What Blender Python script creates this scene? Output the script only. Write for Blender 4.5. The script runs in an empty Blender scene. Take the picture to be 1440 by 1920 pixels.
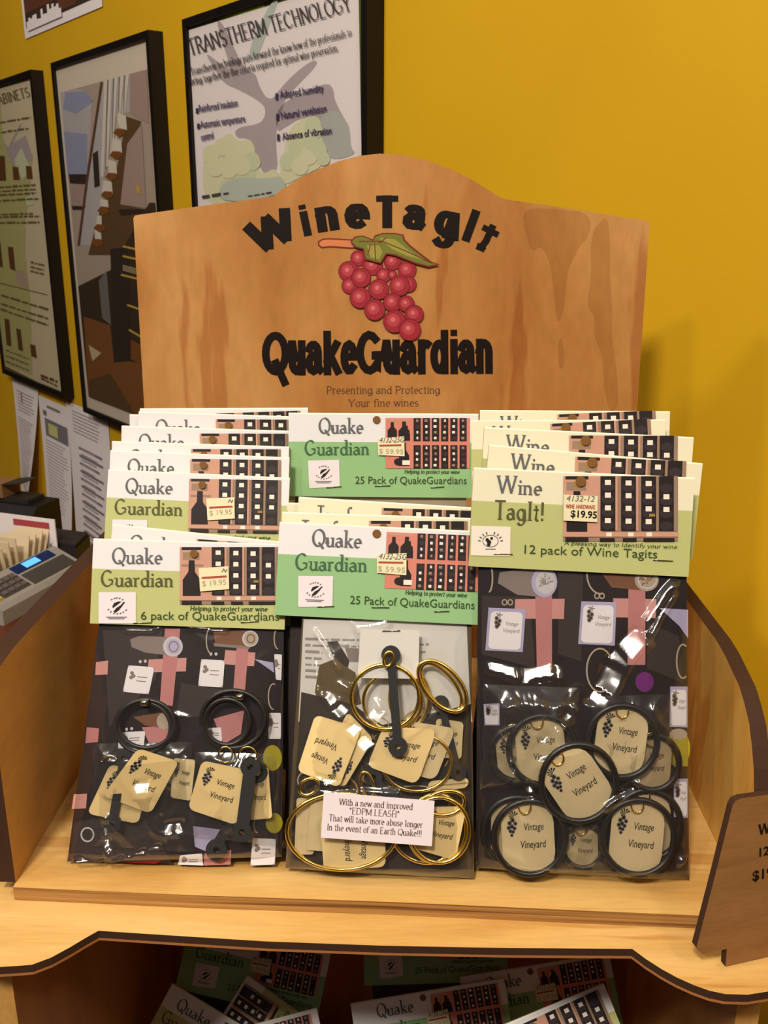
import bpy, math, random
from mathutils import Vector, Matrix, noise as mnoise
random.seed(7)
C = bpy.context.scene.collection
SC = bpy.context.scene
V = Vector

# ------------------------------------------------------------------ camera
FPX = 1750.0
CAMX, CAMZ, PITCH, ROLL, YAW = .0146, .3532, .3066, .0045, -.0267
_c, _s = math.cos(YAW), math.sin(YAW)
_r = V((_c, -_s, 0)); _f = V((_s, _c, 0)); _u = V((0, 0, 1))
FWD = _f*math.cos(PITCH) - _u*math.sin(PITCH)
_U = _u*math.cos(PITCH) + _f*math.sin(PITCH)
RGT = _r*math.cos(ROLL) + _U*math.sin(ROLL)
UPV = _U*math.cos(ROLL) - _r*math.sin(ROLL)
EYE = V((CAMX, 0, CAMZ))
cam = bpy.data.cameras.new('camera'); camo = bpy.data.objects.new('camera', cam); C.objects.link(camo)
cam.sensor_fit = 'VERTICAL'; cam.sensor_height = 36; cam.lens = 36*FPX/1920; cam.clip_start = .01
camo.matrix_world = Matrix(((RGT.x, UPV.x, -FWD.x, EYE.x), (RGT.y, UPV.y, -FWD.y, EYE.y), (RGT.z, UPV.z, -FWD.z, EYE.z), (0, 0, 0, 1)))
cam.dof.use_dof = True; cam.dof.focus_distance = .53; cam.dof.aperture_fstop = 34
SC.camera = camo

# ------------------------------------------------------------------ world, lamps, exposure
w = bpy.data.worlds.new('world'); SC.world = w; w.use_nodes = True
wn = w.node_tree.nodes; wl = w.node_tree.links; bg = wn['Background']        # room light: bright above, dim towards the floor
wt = wn.new('ShaderNodeTexCoord'); wx = wn.new('ShaderNodeSeparateXYZ'); wl.new(wt.outputs['Generated'], wx.inputs[0])
wr = wn.new('ShaderNodeValToRGB'); wl.new(wx.outputs[2], wr.inputs[0])
wr.color_ramp.elements[0].position = 0; wr.color_ramp.elements[0].color = (.012, .010, .008, 1); wr.color_ramp.elements[1].position = .74; wr.color_ramp.elements[1].color = (.66, .58, .49, 1); we = wr.color_ramp.elements.new(.5); we.color = (.045, .038, .03, 1)
wl.new(wr.outputs[0], bg.inputs[0]); bg.inputs[1].default_value = .95
def lamp(name, loc, aim, power, size, col):
    l = bpy.data.lights.new(name, 'AREA'); l.energy = power; l.size = size; l.shape = 'DISK'; l.color = col
    o = bpy.data.objects.new(name, l); C.objects.link(o); o.location = loc
    o.rotation_euler = (V(aim)-V(loc)).to_track_quat('-Z', 'Y').to_euler()
    return o
lamp('ceiling_or_fill_lamp', (-1.05, -.95, 1.84), (0, .6, .1), 12, .18, (1, .88, .72))
KEY = V((-.42, -.86, 1.75))
lamp('ceiling_or_fill_lamp', (-.42, -.86, 1.75), (0, .6, .1), 42, .26, (1, .90, .76))
lamp('ceiling_or_fill_lamp', (-1.55, .15, 1.75), (-.65, 1.9, .2), 15, .2, (1, .90, .78))  # added fill lamp out of view, put in to brighten the posters
lamp('ceiling_or_fill_lamp', (.75, -.75, 1.75), (.1, .6, .1), 9, .22, (1, .89, .74))
SC.view_settings.view_transform = 'Standard'; SC.view_settings.look = 'None'
SC.view_settings.gamma = 1; SC.view_settings.use_curve_mapping = False
SC.view_settings.exposure = -0.17
SC.cycles.transparent_max_bounces = 24

# ------------------------------------------------------------------ pixel rays and planes
def ray(px, py): return FWD + RGT*((px-720)/FPX) - UPV*((py-960)/FPX)
def at_depth(px, py, Z): return EYE + ray(px, py)*Z
def on_plane(px, py, p, n):
    d = ray(px, py); return EYE + d*((V(p)-EYE).dot(n)/d.dot(n))
class Plane:
    """an upright surface in the room: origin, right, up, normal"""
    def __init__(s, O, ex, ey):
        s.O = V(O); s.ex = V(ex).normalized(); s.ey = V(ey).normalized(); s.en = s.ex.cross(s.ey)
    def mat(s):
        return Matrix(((s.ex.x, s.ey.x, s.en.x, s.O.x), (s.ex.y, s.ey.y, s.en.y, s.O.y), (s.ex.z, s.ey.z, s.en.z, s.O.z), (0, 0, 0, 1)))
    def px(s, x, y, z=0):
        q = on_plane(x, y, s.O+s.en*z, s.en)-s.O
        return (q.dot(s.ex), q.dot(s.ey))

# ------------------------------------------------------------------ materials
def lin(c):
    c = c/255.
    return c/12.92 if c <= .04045 else ((c+.055)/1.055)**2.4
def rgb(r, g, b): return (lin(r), lin(g), lin(b), 1)
MATS = {}
def flat(name, col, rough=.6, metal=0, spec=.3, emit=None, estr=1):
    if name in MATS: return MATS[name]
    m = bpy.data.materials.new(name); m.use_nodes = True
    b = m.node_tree.nodes['Principled BSDF']
    b.inputs['Base Color'].default_value = rgb(*col); b.inputs['Roughness'].default_value = rough
    b.inputs['Metallic'].default_value = metal; b.inputs['Specular IOR Level'].default_value = spec
    if emit:
        b.inputs['Emission Color'].default_value = rgb(*emit); b.inputs['Emission Strength'].default_value = estr
    MATS[name] = m; return m
def wood(name, dark, mid, light, scale=(8, 8, 1.2), stain=None, rough=.42, size=6):
    """plywood face: fine grain along one object axis under broad blotches"""
    m = bpy.data.materials.new(name); m.use_nodes = True; n = m.node_tree.nodes; L = m.node_tree.links
    b = n['Principled BSDF']; b.inputs['Roughness'].default_value = rough; b.inputs['Specular IOR Level'].default_value = .3
    tc = n.new('ShaderNodeTexCoord')
    mp = n.new('ShaderNodeMapping'); mp.inputs['Scale'].default_value = scale; L.new(tc.outputs['Object'], mp.inputs[0])
    no = n.new('ShaderNodeTexNoise'); no.inputs['Scale'].default_value = size; no.inputs['Detail'].default_value = 5; no.inputs['Distortion'].default_value = .6
    L.new(mp.outputs[0], no.inputs['Vector'])
    cr = n.new('ShaderNodeValToRGB'); e = cr.color_ramp.elements
    e[0].position = .30; e[0].color = rgb(*dark); e[1].position = .68; e[1].color = rgb(*light)
    k = e.new(.48); k.color = rgb(*mid)
    L.new(no.outputs[0], cr.inputs[0]); out = cr.outputs[0]
    mp2 = n.new('ShaderNodeMapping'); mp2.inputs['Scale'].default_value = tuple(x*6 for x in scale); L.new(tc.outputs['Object'], mp2.inputs[0])
    n2 = n.new('ShaderNodeTexNoise'); n2.inputs['Scale'].default_value = size*2.2; n2.inputs['Detail'].default_value = 3; L.new(mp2.outputs[0], n2.inputs['Vector'])
    mr = n.new('ShaderNodeMapRange'); mr.inputs[3].default_value = .86; mr.inputs[4].default_value = 1.12; L.new(n2.outputs[0], mr.inputs[0])
    mx = n.new('ShaderNodeMix'); mx.data_type = 'RGBA'; mx.blend_type = 'MULTIPLY'; mx.inputs[0].default_value = 1
    L.new(out, mx.inputs[6]); L.new(mr.outputs[0], mx.inputs[7]); out = mx.outputs[2]
    if stain:
        mp3 = n.new('ShaderNodeMapping'); mp3.inputs['Scale'].default_value = stain[1]; mp3.inputs['Location'].default_value = stain[2]; L.new(tc.outputs['Object'], mp3.inputs[0])
        n3 = n.new('ShaderNodeTexNoise'); n3.inputs['Scale'].default_value = 1; n3.inputs['Detail'].default_value = 4; n3.inputs['Roughness'].default_value = .6; L.new(mp3.outputs[0], n3.inputs['Vector'])
        c3 = n.new('ShaderNodeValToRGB'); c3.color_ramp.elements[0].position = stain[3]; c3.color_ramp.elements[1].position = stain[3]+.035
        L.new(n3.outputs[0], c3.inputs[0])
        m3 = n.new('ShaderNodeMix'); m3.data_type = 'RGBA'; m3.blend_type = 'MULTIPLY'; m3.inputs[7].default_value = rgb(*stain[0])
        ms = n.new('ShaderNodeMath'); ms.operation = 'MULTIPLY'; ms.inputs[1].default_value = .5
        L.new(c3.outputs[0], ms.inputs[0]); L.new(ms.outputs[0], m3.inputs[0]); L.new(out, m3.inputs[6]); out = m3.outputs[2]
    L.new(out, b.inputs['Base Color'])
    bp = n.new('ShaderNodeBump'); bp.inputs['Strength'].default_value = .12; bp.inputs['Distance'].default_value = .001
    L.new(n2.outputs[0], bp.inputs['Height']); L.new(bp.outputs[0], b.inputs['Normal'])
    MATS[name] = m; return m
def film(name, tint=(1, 1, 1), rough=.06, ior=1.55, bump=0., scale=60, boost=1.0, haze=0):
    """clear plastic film or glass sheet"""
    m = bpy.data.materials.new(name); m.use_nodes = True; n = m.node_tree.nodes; L = m.node_tree.links; n.clear()
    o = n.new('ShaderNodeOutputMaterial'); mx = n.new('ShaderNodeMixShader'); t = n.new('ShaderNodeBsdfTransparent'); g = n.new('ShaderNodeBsdfGlossy')
    t.inputs[0].default_value = (*tint, 1); g.inputs['Roughness'].default_value = rough
    fr = n.new('ShaderNodeFresnel'); fr.inputs[0].default_value = ior
    mu = n.new('ShaderNodeMath'); mu.operation = 'MULTIPLY'; mu.inputs[1].default_value = boost; mu.use_clamp = True
    L.new(fr.outputs[0], mu.inputs[0]); base = t.outputs[0]
    mi = n.new('ShaderNodeMath'); mi.operation = 'MINIMUM'; mi.inputs[1].default_value = .32; L.new(mu.outputs[0], mi.inputs[0]); L.new(mi.outputs[0], mx.inputs[0])
    if haze:
        df = n.new('ShaderNodeBsdfDiffuse'); df.inputs[0].default_value = (.9, .88, .92, 1); hz = n.new('ShaderNodeMixShader'); hz.inputs[0].default_value = haze; L.new(base, hz.inputs[1]); L.new(df.outputs[0], hz.inputs[2]); base = hz.outputs[0]
    L.new(base, mx.inputs[1]); L.new(g.outputs[0], mx.inputs[2]); L.new(mx.outputs[0], o.inputs[0])
    if bump:
        tc = n.new('ShaderNodeTexCoord'); no = n.new('ShaderNodeTexNoise'); no.inputs['Scale'].default_value = scale; no.inputs['Detail'].default_value = 3
        L.new(tc.outputs['Object'], no.inputs['Vector'])
        b = n.new('ShaderNodeBump'); b.inputs['Strength'].default_value = bump; b.inputs['Distance'].default_value = .002
        L.new(no.outputs[0], b.inputs['Height']); L.new(b.outputs[0], g.inputs['Normal']); L.new(b.outputs[0], fr.inputs['Normal'])
    MATS[name] = m; return m
def paint(name, c0, c1):
    m = bpy.data.materials.new(name); m.use_nodes = True; n = m.node_tree.nodes; L = m.node_tree.links; b = n['Principled BSDF']
    b.inputs['Roughness'].default_value = .55; b.inputs['Specular IOR Level'].default_value = .25
    tc = n.new('ShaderNodeTexCoord'); no = n.new('ShaderNodeTexNoise'); no.inputs['Scale'].default_value = 5; no.inputs['Detail'].default_value = 4; L.new(tc.outputs['Object'], no.inputs['Vector'])
    cr = n.new('ShaderNodeValToRGB'); cr.color_ramp.elements[0].color = rgb(*c0); cr.color_ramp.elements[1].color = rgb(*c1); L.new(no.outputs[0], cr.inputs[0]); L.new(cr.outputs[0], b.inputs['Base Color'])
    n2 = n.new('ShaderNodeTexNoise'); n2.inputs['Scale'].default_value = 180; L.new(tc.outputs['Object'], n2.inputs['Vector'])
    bp = n.new('ShaderNodeBump'); bp.inputs['Strength'].default_value = .12; bp.inputs['Distance'].default_value = .001; L.new(n2.outputs[0], bp.inputs['Height']); L.new(bp.outputs[0], b.inputs['Normal'])
    MATS[name] = m; return m

paint('yellow_wall', (206, 160, 22), (216, 170, 28))
wood('header_wood', (160, 104, 50), (180, 126, 68), (198, 148, 90), (6, 2.2, 6), ((204, 152, 108), (20, 2.6, 10), (2.3, .4, 2.2), .57), size=2.0)
wood('figure_wood', (147, 93, 43), (166, 112, 57), (182, 131, 74), (6, 2.2, 6), None, size=2.0)
wood('shelf_wood', (196, 148, 80), (212, 168, 98), (222, 182, 116), (1.2, 10, 10), ((212, 170, 120), (2.4, 34, 20), (0, 0, 0), .58), size=4)
wood('side_wood', (176, 124, 62), (190, 140, 74), (204, 156, 90), (10, 2, 5), None, size=3)
wood('right_wood', (214, 152, 66), (228, 172, 84), (236, 186, 100), (10, 6, 1.6), ((214, 160, 110), (12, 22, 6), (0, .4, 0), .56), size=3)
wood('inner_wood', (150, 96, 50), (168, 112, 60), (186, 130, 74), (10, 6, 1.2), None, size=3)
wood('sign_wood', (126, 86, 50), (142, 100, 60), (158, 114, 72), (2, 8, 14), None, size=5)
wood('ply_edge', (84, 52, 26), (160, 114, 60), (200, 156, 92), (1.2, 30, 150), None, size=2.4, rough=.8)
flat('burnt_edge', (62, 38, 24), .8); flat('burnt_line', (170, 110, 62), .7)
flat('ink', (24, 15, 13), .6, 0, .15); flat('soft_ink', (92, 62, 48), .6)
flat('cream_card', (226, 222, 196), .5); flat('lilac_card', (222, 222, 226), .5); flat('lime', (182, 186, 124), .5); flat('mint', (142, 184, 130), .5)
flat('card_edge', (238, 234, 214), .6)
flat('olive_ink', (84, 84, 48), .6); flat('grey_ink', (96, 96, 100), .6); flat('green_ink', (60, 100, 70), .6); flat('dark_green_ink', (50, 72, 34), .6)
flat('white_paper', (236, 228, 230), .6); flat('print_black', (38, 30, 32), .45); flat('print_navy', (54, 46, 50), .45); flat('print_salmon', (206, 128, 112), .45)
flat('print_taupe', (150, 124, 106), .45); flat('print_pink', (196, 148, 128), .45); flat('print_white', (232, 224, 212), .45); flat('print_gold', (160, 128, 60), .45)
flat('price_cream', (226, 218, 182), .6); flat('red_ink', (168, 72, 58), .6); flat('pale_ink', (172, 162, 132), .6)
flat('steel', (150, 150, 150), .25, 1); flat('hole_dark', (120, 82, 44), .8)
flat('insert_black', (38, 29, 32), .4); flat('insert_dark', (60, 50, 50), .4); flat('insert_pink', (188, 126, 126), .4); flat('insert_pink_light', (202, 146, 142), .4)
flat('insert_grey', (134, 122, 118), .4); flat('insert_silver', (196, 194, 200), .4); flat('insert_lilac', (176, 170, 206), .4); flat('insert_brown', (122, 82, 60), .4)
flat('insert_pewter', (176, 160, 142), .4); flat('insert_white', (232, 228, 234), .4); flat('insert_purple', (112, 40, 118), .4); flat('insert_olive', (168, 156, 40), .4); flat('insert_red', (150, 40, 44), .4)
flat('tan_tag', (244, 218, 158), .5); flat('pale_tag', (226, 206, 160), .5); flat('rubber', (30, 28, 28), .38, 0, .5); flat('rubber_leash', (40, 40, 42), .5, 0, .4)
flat('gold_wire', (240, 208, 112), .22, 1); flat('silver_wire', (190, 186, 180), .25, 1); flat('copper_wire', (206, 140, 96), .25, 1)
flat('label_lilac', (228, 218, 226), .6)
flat('frame_black', (18, 13, 10), .45); flat('mat_board', (228, 214, 196), .7)
flat('grape_dark', (104, 18, 30), .6); flat('grape_mid', (152, 34, 50), .6); flat('grape_light', (176, 62, 72), .6); flat('grape_shine', (200, 108, 110), .6)
flat('leaf_green', (112, 116, 44), .5); flat('leaf_light', (150, 146, 66), .5); flat('leaf_line', (116, 40, 26), .5); flat('twig', (206, 124, 80), .5)
flat('room_floor', (110, 92, 74), .6)
film('bag_film', (.99, .99, .99), .13, 1.5, .10, 45, 2.0, .012)
film('bag_film_plain', (.97, .97, .97), .12, 1.5, .3, 45, 1.1, .01)
film('laminate', (.98, .98, .98), .10, 1.5, .12, 30, 1.2)
film('poster_glass', (.97, .97, .97), .03, 1.45, 0, 1, .8)
M = MATS

# ------------------------------------------------------------------ objects
def tag(o, label, cat, group=None):
    o['label'] = label; o['category'] = cat
    if group: o['group'] = group
    return o
def empty(name, mat=None):
    o = bpy.data.objects.new(name, None); C.objects.link(o); o.empty_display_size = .02
    if mat is not None: o.matrix_world = mat
    return o
class MB:
    def __init__(s): s.v = []; s.f = []; s.mi = []; s.ms = []; s.sm = []
    def m(s, name):
        if name not in s.ms: s.ms.append(name)
        return s.ms.index(name)
    def face(s, pts, mat, smooth=False):
        b = len(s.v); s.v += [tuple(p) for p in pts]; s.f.append(tuple(range(b, b+len(pts)))); s.mi.append(s.m(mat)); s.sm.append(smooth)
    def raw(s, verts, faces, mat, smooth=False):
        b = len(s.v); s.v += [tuple(p) for p in verts]; k = s.m(mat)
        for f in faces: s.f.append(tuple(i+b for i in f)); s.mi.append(k); s.sm.append(smooth)
    def box(s, a, b, mat, mats=None):
        x0, y0, z0 = a; x1, y1, z1 = b
        v = [(x0, y0, z0), (x1, y0, z0), (x1, y1, z0), (x0, y1, z0), (x0, y0, z1), (x1, y0, z1), (x1, y1, z1), (x0, y1, z1)]
        fs = [(3, 2, 1, 0), (4, 5, 6, 7), (0, 1, 5, 4), (1, 2, 6, 5), (2, 3, 7, 6), (3, 0, 4, 7)]
        for i, f in enumerate(fs): s.face([v[j] for j in f], (mats or {}).get(i, mat))
    def prism(s, pts, z0, z1, top, side=None, fn=None, smooth=False):
        """extrude a 2-D outline from z0 to z1; fn maps (x, y, z) to the object's space"""
        fn = fn or (lambda x, y, z: (x, y, z)); side = side or top
        n = len(pts)
        s.face([fn(x, y, z1) for x, y in pts], top)
        s.face([fn(x, y, z0) for x, y in reversed(pts)], top)
        for i in range(n):
            a, b = pts[i], pts[(i+1) % n]
            s.face([fn(a[0], a[1], z0), fn(b[0], b[1], z0), fn(b[0], b[1], z1), fn(a[0], a[1], z1)], side, smooth)
    def tube(s, pts, r, mat, closed=False, k=8):
        P = [V(p) for p in pts]; n = len(P); vs = []; fs = []
        for i in range(n):
            if closed: t = P[(i+1) % n]-P[i-1]
            else: t = P[min(i+1, n-1)]-P[max(i-1, 0)]
            t.normalize(); a = t.cross(V((0, 0, 1)))
            if a.length < 1e-4: a = t.cross(V((1, 0, 0)))
            a.normalize(); b = t.cross(a)
            for j in range(k):
                an = 2*math.pi*j/k; vs.append(P[i]+a*(r*math.cos(an))+b*(r*math.sin(an)))
        for i in range(n if closed else n-1):
            for j in range(k):
                i2 = (i+1) % n
                fs.append((i*k+j, i2*k+j, i2*k+(j+1) % k, i*k+(j+1) % k))
        if not closed: fs += [tuple(range(k))[::-1], tuple((n-1)*k+j for j in range(k))]
        s.raw(vs, fs, mat, True)
    def mesh(s, name):
        me = bpy.data.meshes.new(name); me.from_pydata(s.v, [], s.f)
        for n in s.ms: me.materials.append(M[n])
        me.polygons.foreach_set('material_index', s.mi); me.polygons.foreach_set('use_smooth', s.sm); me.update()
        return me
    def build(s, name, parent=None, mat=None):
        o = bpy.data.objects.new(name, s.mesh(name)); C.objects.link(o)
        if parent: o.parent = parent
        if mat is not None: o.matrix_world = mat
        return o
def link_mesh(name, me, parent):
    o = bpy.data.objects.new(name, me); C.objects.link(o); o.parent = parent; return o
def structure(o): o['kind'] = 'structure'; return o

# ------------------------------------------------------------------ lettering
def arc(cx, cy, rx, ry, a0, a1, n=9):
    return [(cx+rx*math.cos(math.radians(a0+(a1-a0)*i/n)), cy+ry*math.sin(math.radians(a0+(a1-a0)*i/n))) for i in range(n+1)]
def ell(cx, cy, rx, ry, n=22): return arc(cx, cy, rx, ry, 90, 450, n)
def glyph(c, X):
    """(advance, strokes, serif spots, dots) with cap height 1 and x-height X"""
    h = X/2; q = X*.35
    arch = arc(.26, X-q, .18, q, 165, 0, 6)
    T = {
     'A': (.72, [[(.03, 0), (.35, 1)], [(.35, 1), (.67, 0)], [(.15, .34), (.55, .34)]], [(.03, 0), (.67, 0)], []),
     'B': (.66, [[(.12, 0), (.12, 1)], [(.12, 1), (.34, 1)]+arc(.34, .76, .2, .24, 90, -90, 6)+[(.12, .52)], [(.34, .52)]+arc(.36, .26, .22, .26, 90, -90, 6)+[(.12, 0)]], [(.1, 0), (.1, 1)], []),
     'C': (.76, [arc(.4, .5, .35, .5, 45, 315, 12)], [], []),
     'D': (.78, [[(.12, 0), (.12, 1)], [(.12, 1), (.34, 1)]+arc(.34, .5, .36, .5, 90, -90)+[(.12, 0)]], [(.1, 0), (.1, 1)], []),
     'E': (.64, [[(.12, 0), (.12, 1)], [(.12, 1), (.56, 1)], [(.12, .52), (.48, .52)], [(.12, 0), (.58, 0)]], [(.1, 0), (.1, 1)], []),
     'G': (.84, [arc(.4, .5, .35, .5, 48, 318, 12)+[(.72, .12), (.72, .42)], [(.48, .42), (.74, .42)]], [], []),
     'H': (.78, [[(.12, 0), (.12, 1)], [(.64, 0), (.64, 1)], [(.12, .52), (.64, .52)]], [(.12, 0), (.12, 1), (.64, 0), (.64, 1)], []),
     'I': (.30, [[(.15, 0), (.15, 1)]], [(.15, 0), (.15, 1)], []),
     'L': (.60, [[(.12, 0), (.12, 1)], [(.12, 0), (.55, 0)]], [(.12, 0), (.12, 1)], []),
     'M': (.92, [[(.1, 0), (.1, 1)], [(.1, 1), (.45, .08)], [(.45, .08), (.8, 1)], [(.8, 1), (.8, 0)]], [(.1, 0), (.8, 0)], []),
     'N': (.80, [[(.1, 0), (.1, 1)], [(.1, 1), (.68, 0)], [(.68, 0), (.68, 1)]], [(.1, 0), (.68, 1)], []),
     'O': (.84, [ell(.42, .5, .37, .5)], [], []),
     'P': (.64, [[(.12, 0), (.12, 1)], [(.12, 1), (.36, 1)]+arc(.36, .74, .2, .26, 90, -90, 6)+[(.12, .48)]], [(.12, 0), (.1, 1)], []),
     'Q': (.84, [ell(.42, .5, .37, .5), [(.44, .22), (.74, -.14)]], [], []),
     'R': (.70, [[(.12, 0), (.12, 1)], [(.12, 1), (.36, 1)]+arc(.36, .75, .2, .25, 90, -90, 6)+[(.12, .5)], [(.34, .5), (.66, 0)]], [(.12, 0), (.1, 1), (.66, 0)], []),
     'S': (.60, [arc(.3, .75, .21, .25, 35, 270, 8)+arc(.3, .25, .23, .25, 80, -145, 8)], [], []),
     'T': (.70, [[(.35, 0), (.35, 1)], [(.03, 1), (.67, 1)]], [(.35, 0)], []),
     'V': (.72, [[(.02, 1), (.35, 0)], [(.35, 0), (.68, 1)]], [(.04, 1), (.66, 1)], []),
     'W': (1.0, [[(.02, 1), (.26, 0)], [(.26, 0), (.5, 1)], [(.5, 1), (.74, 0)], [(.74, 0), (.98, 1)]], [(.04, 1), (.5, 1), (.96, 1)], []),
     'Y': (.72, [[(.03, 1), (.35, .45)], [(.67, 1), (.35, .45)], [(.35, .45), (.35, 0)]], [(.35, 0), (.05, 1), (.65, 1)], []),
     'a': (.54, [arc(.22, X-.8*q, .17, .8*q, 155, 0, 6)+[(.40, .09), (.48, .02)], ell(.22, X*.29, .17, X*.29, 10)], [], []),
     'b': (.56, [[(.1, 0), (.1, 1)], ell(.29, h, .19, h)], [(.06, 1)], []),
     'c': (.48, [arc(.26, h, .2, h, 50, 310, 9)], [], []),
     'd': (.58, [[(.46, 0), (.46, 1)], ell(.26, h, .2, h)], [(.42, 1), (.5, 0)], []),
     'e': (.52, [[(.07, X*.53), (.45, X*.53)]+arc(.26, h, .19, h, 5, 312, 11)], [], []),
     'f': (.34, [arc(.3, .8, .16, .2, 40, 180, 6)+[(.14, 0)], [(.0, X), (.3, X)]], [(.14, 0)], []),
     'g': (.58, [ell(.26, h, .2, h), [(.46, X), (.46, -.06)]+arc(.26, -.06, .2, .22, 0, -150, 6)], [], []),
     'h': (.58, [[(.1, 0), (.1, 1)], arch+[(.44, 0)]], [(.06, 1), (.1, 0), (.44, 0)], []),
     'i': (.26, [[(.13, 0), (.13, X)]], [(.13, 0), (.09, X)], [(.13, X+.24)]),
     'k': (.56, [[(.1, 0), (.1, 1)], [(.44, X), (.12, X*.40)], [(.22, X*.55), (.48, 0)]], [(.06, 1), (.1, 0), (.48, 0), (.42, X)], []),
     'l': (.26, [[(.13, 0), (.13, 1)]], [(.13, 0), (.09, 1)], []),
     'm': (.88, [[(.1, 0), (.1, X)], arc(.25, X-q, .16, q, 165, 0, 6)+[(.41, 0)], arc(.57, X-q, .16, q, 165, 0, 6)+[(.73, 0)]], [(.06, X), (.1, 0), (.41, 0), (.73, 0)], []),
     'n': (.58, [[(.1, 0), (.1, X)], arch+[(.44, 0)]], [(.06, X), (.1, 0), (.44, 0)], []),
     'o': (.54, [ell(.27, h, .21, h)], [], []),
     'p': (.56, [[(.1, -.32), (.1, X)], ell(.29, h, .19, h)], [(.06, X), (.1, -.32)], []),
     'q': (.56, [[(.46, -.32), (.46, X)], ell(.27, h, .19, h)], [(.46, -.32)], []),
     'r': (.40, [[(.1, 0), (.1, X)], arc(.27, X-q, .17, q, 165, 60, 5)], [(.06, X), (.1, 0)], []),
     's': (.44, [arc(.22, X*.74, .14, X*.26, 35, 270, 7)+arc(.22, X*.26, .16, X*.26, 80, -145, 7)], [], []),
     't': (.36, [[(.16, X*1.4), (.16, .1)]+arc(.27, .12, .11, .12, 180, 300, 4), [(.02, X), (.32, X)]], [], []),
     'u': (.58, [[(.1, X), (.1, q)]+arc(.27, q, .17, q, 180, 350, 6), [(.46, 0), (.46, X)]], [(.07, X), (.43, X), (.5, 0)], []),
     'v': (.48, [[(.03, X), (.24, 0)], [(.24, 0), (.45, X)]], [(.04, X), (.44, X)], []),
     'w': (.72, [[(.03, X), (.2, 0)], [(.2, 0), (.36, X)], [(.36, X), (.52, 0)], [(.52, 0), (.69, X)]], [(.04, X), (.68, X)], []),
     'x': (.5, [[(.04, X), (.46, 0)], [(.04, 0), (.46, X)]], [], []),
     'y': (.5, [[(.03, X), (.25, 0)], [(.47, X), (.16, -.3), (.05, -.3)]], [(.05, X), (.45, X)], []),
     '!': (.26, [[(.13, .3), (.13, 1)]], [], [(.13, .05)]), '.': (.24, [], [], [(.1, .05)]), '-': (.36, [[(.05, .38), (.31, .38)]], [], []),
     '"': (.36, [[(.1, .7), (.1, 1)], [(.24, .7), (.24, 1)]], [], []), ' ': (.30, [], [], []),
    }
    return T.get(c, T[' '])
def strip(pts, wfn):
    """polyline -> quads with mitred joins; wfn(direction angle) gives the pen width"""
    n = len(pts); out = []
    if n < 2: return out
    seg = [(pts[i+1][0]-pts[i][0], pts[i+1][1]-pts[i][1]) for i in range(n-1)]
    L = []; R = []
    for i in range(n):
        a = seg[max(i-1, 0)]; b = seg[min(i, n-2)]
        la = math.hypot(*a) or 1; lb = math.hypot(*b) or 1
        t = (a[0]/la+b[0]/lb, a[1]/la+b[1]/lb); lt = math.hypot(*t)
        if lt < .3: t = (b[0]/lb, b[1]/lb); lt = 1
        t = (t[0]/lt, t[1]/lt); cosj = max(.55, t[0]*b[0]/lb+t[1]*b[1]/lb)
        w = wfn(math.atan2(t[1], t[0]))/2/cosj
        L.append((pts[i][0]-t[1]*w, pts[i][1]+t[0]*w)); R.append((pts[i][0]+t[1]*w, pts[i][1]-t[0]*w))
    for i in range(n-1): out.append([R[i], R[i+1], L[i+1], L[i]])
    return out
_sans = {}
def sans(ch, bold=0):
    k = (ch, bold)
    if k in _sans: return _sans[k]
    d = bpy.data.curves.new('lettering', 'FONT'); d.body = ch; d.resolution_u = 3; d.offset = bold
    o = bpy.data.objects.new('lettering', d); C.objects.link(o); bpy.context.view_layer.update()
    me = o.evaluated_get(bpy.context.evaluated_depsgraph_get()).to_mesh()
    r = ([(v.co.x/.68, v.co.y/.68) for v in me.vertices], [tuple(p.vertices) for p in me.polygons])
    bpy.data.objects.remove(o); bpy.data.curves.remove(d)
    _sans[k] = r; return r
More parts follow.
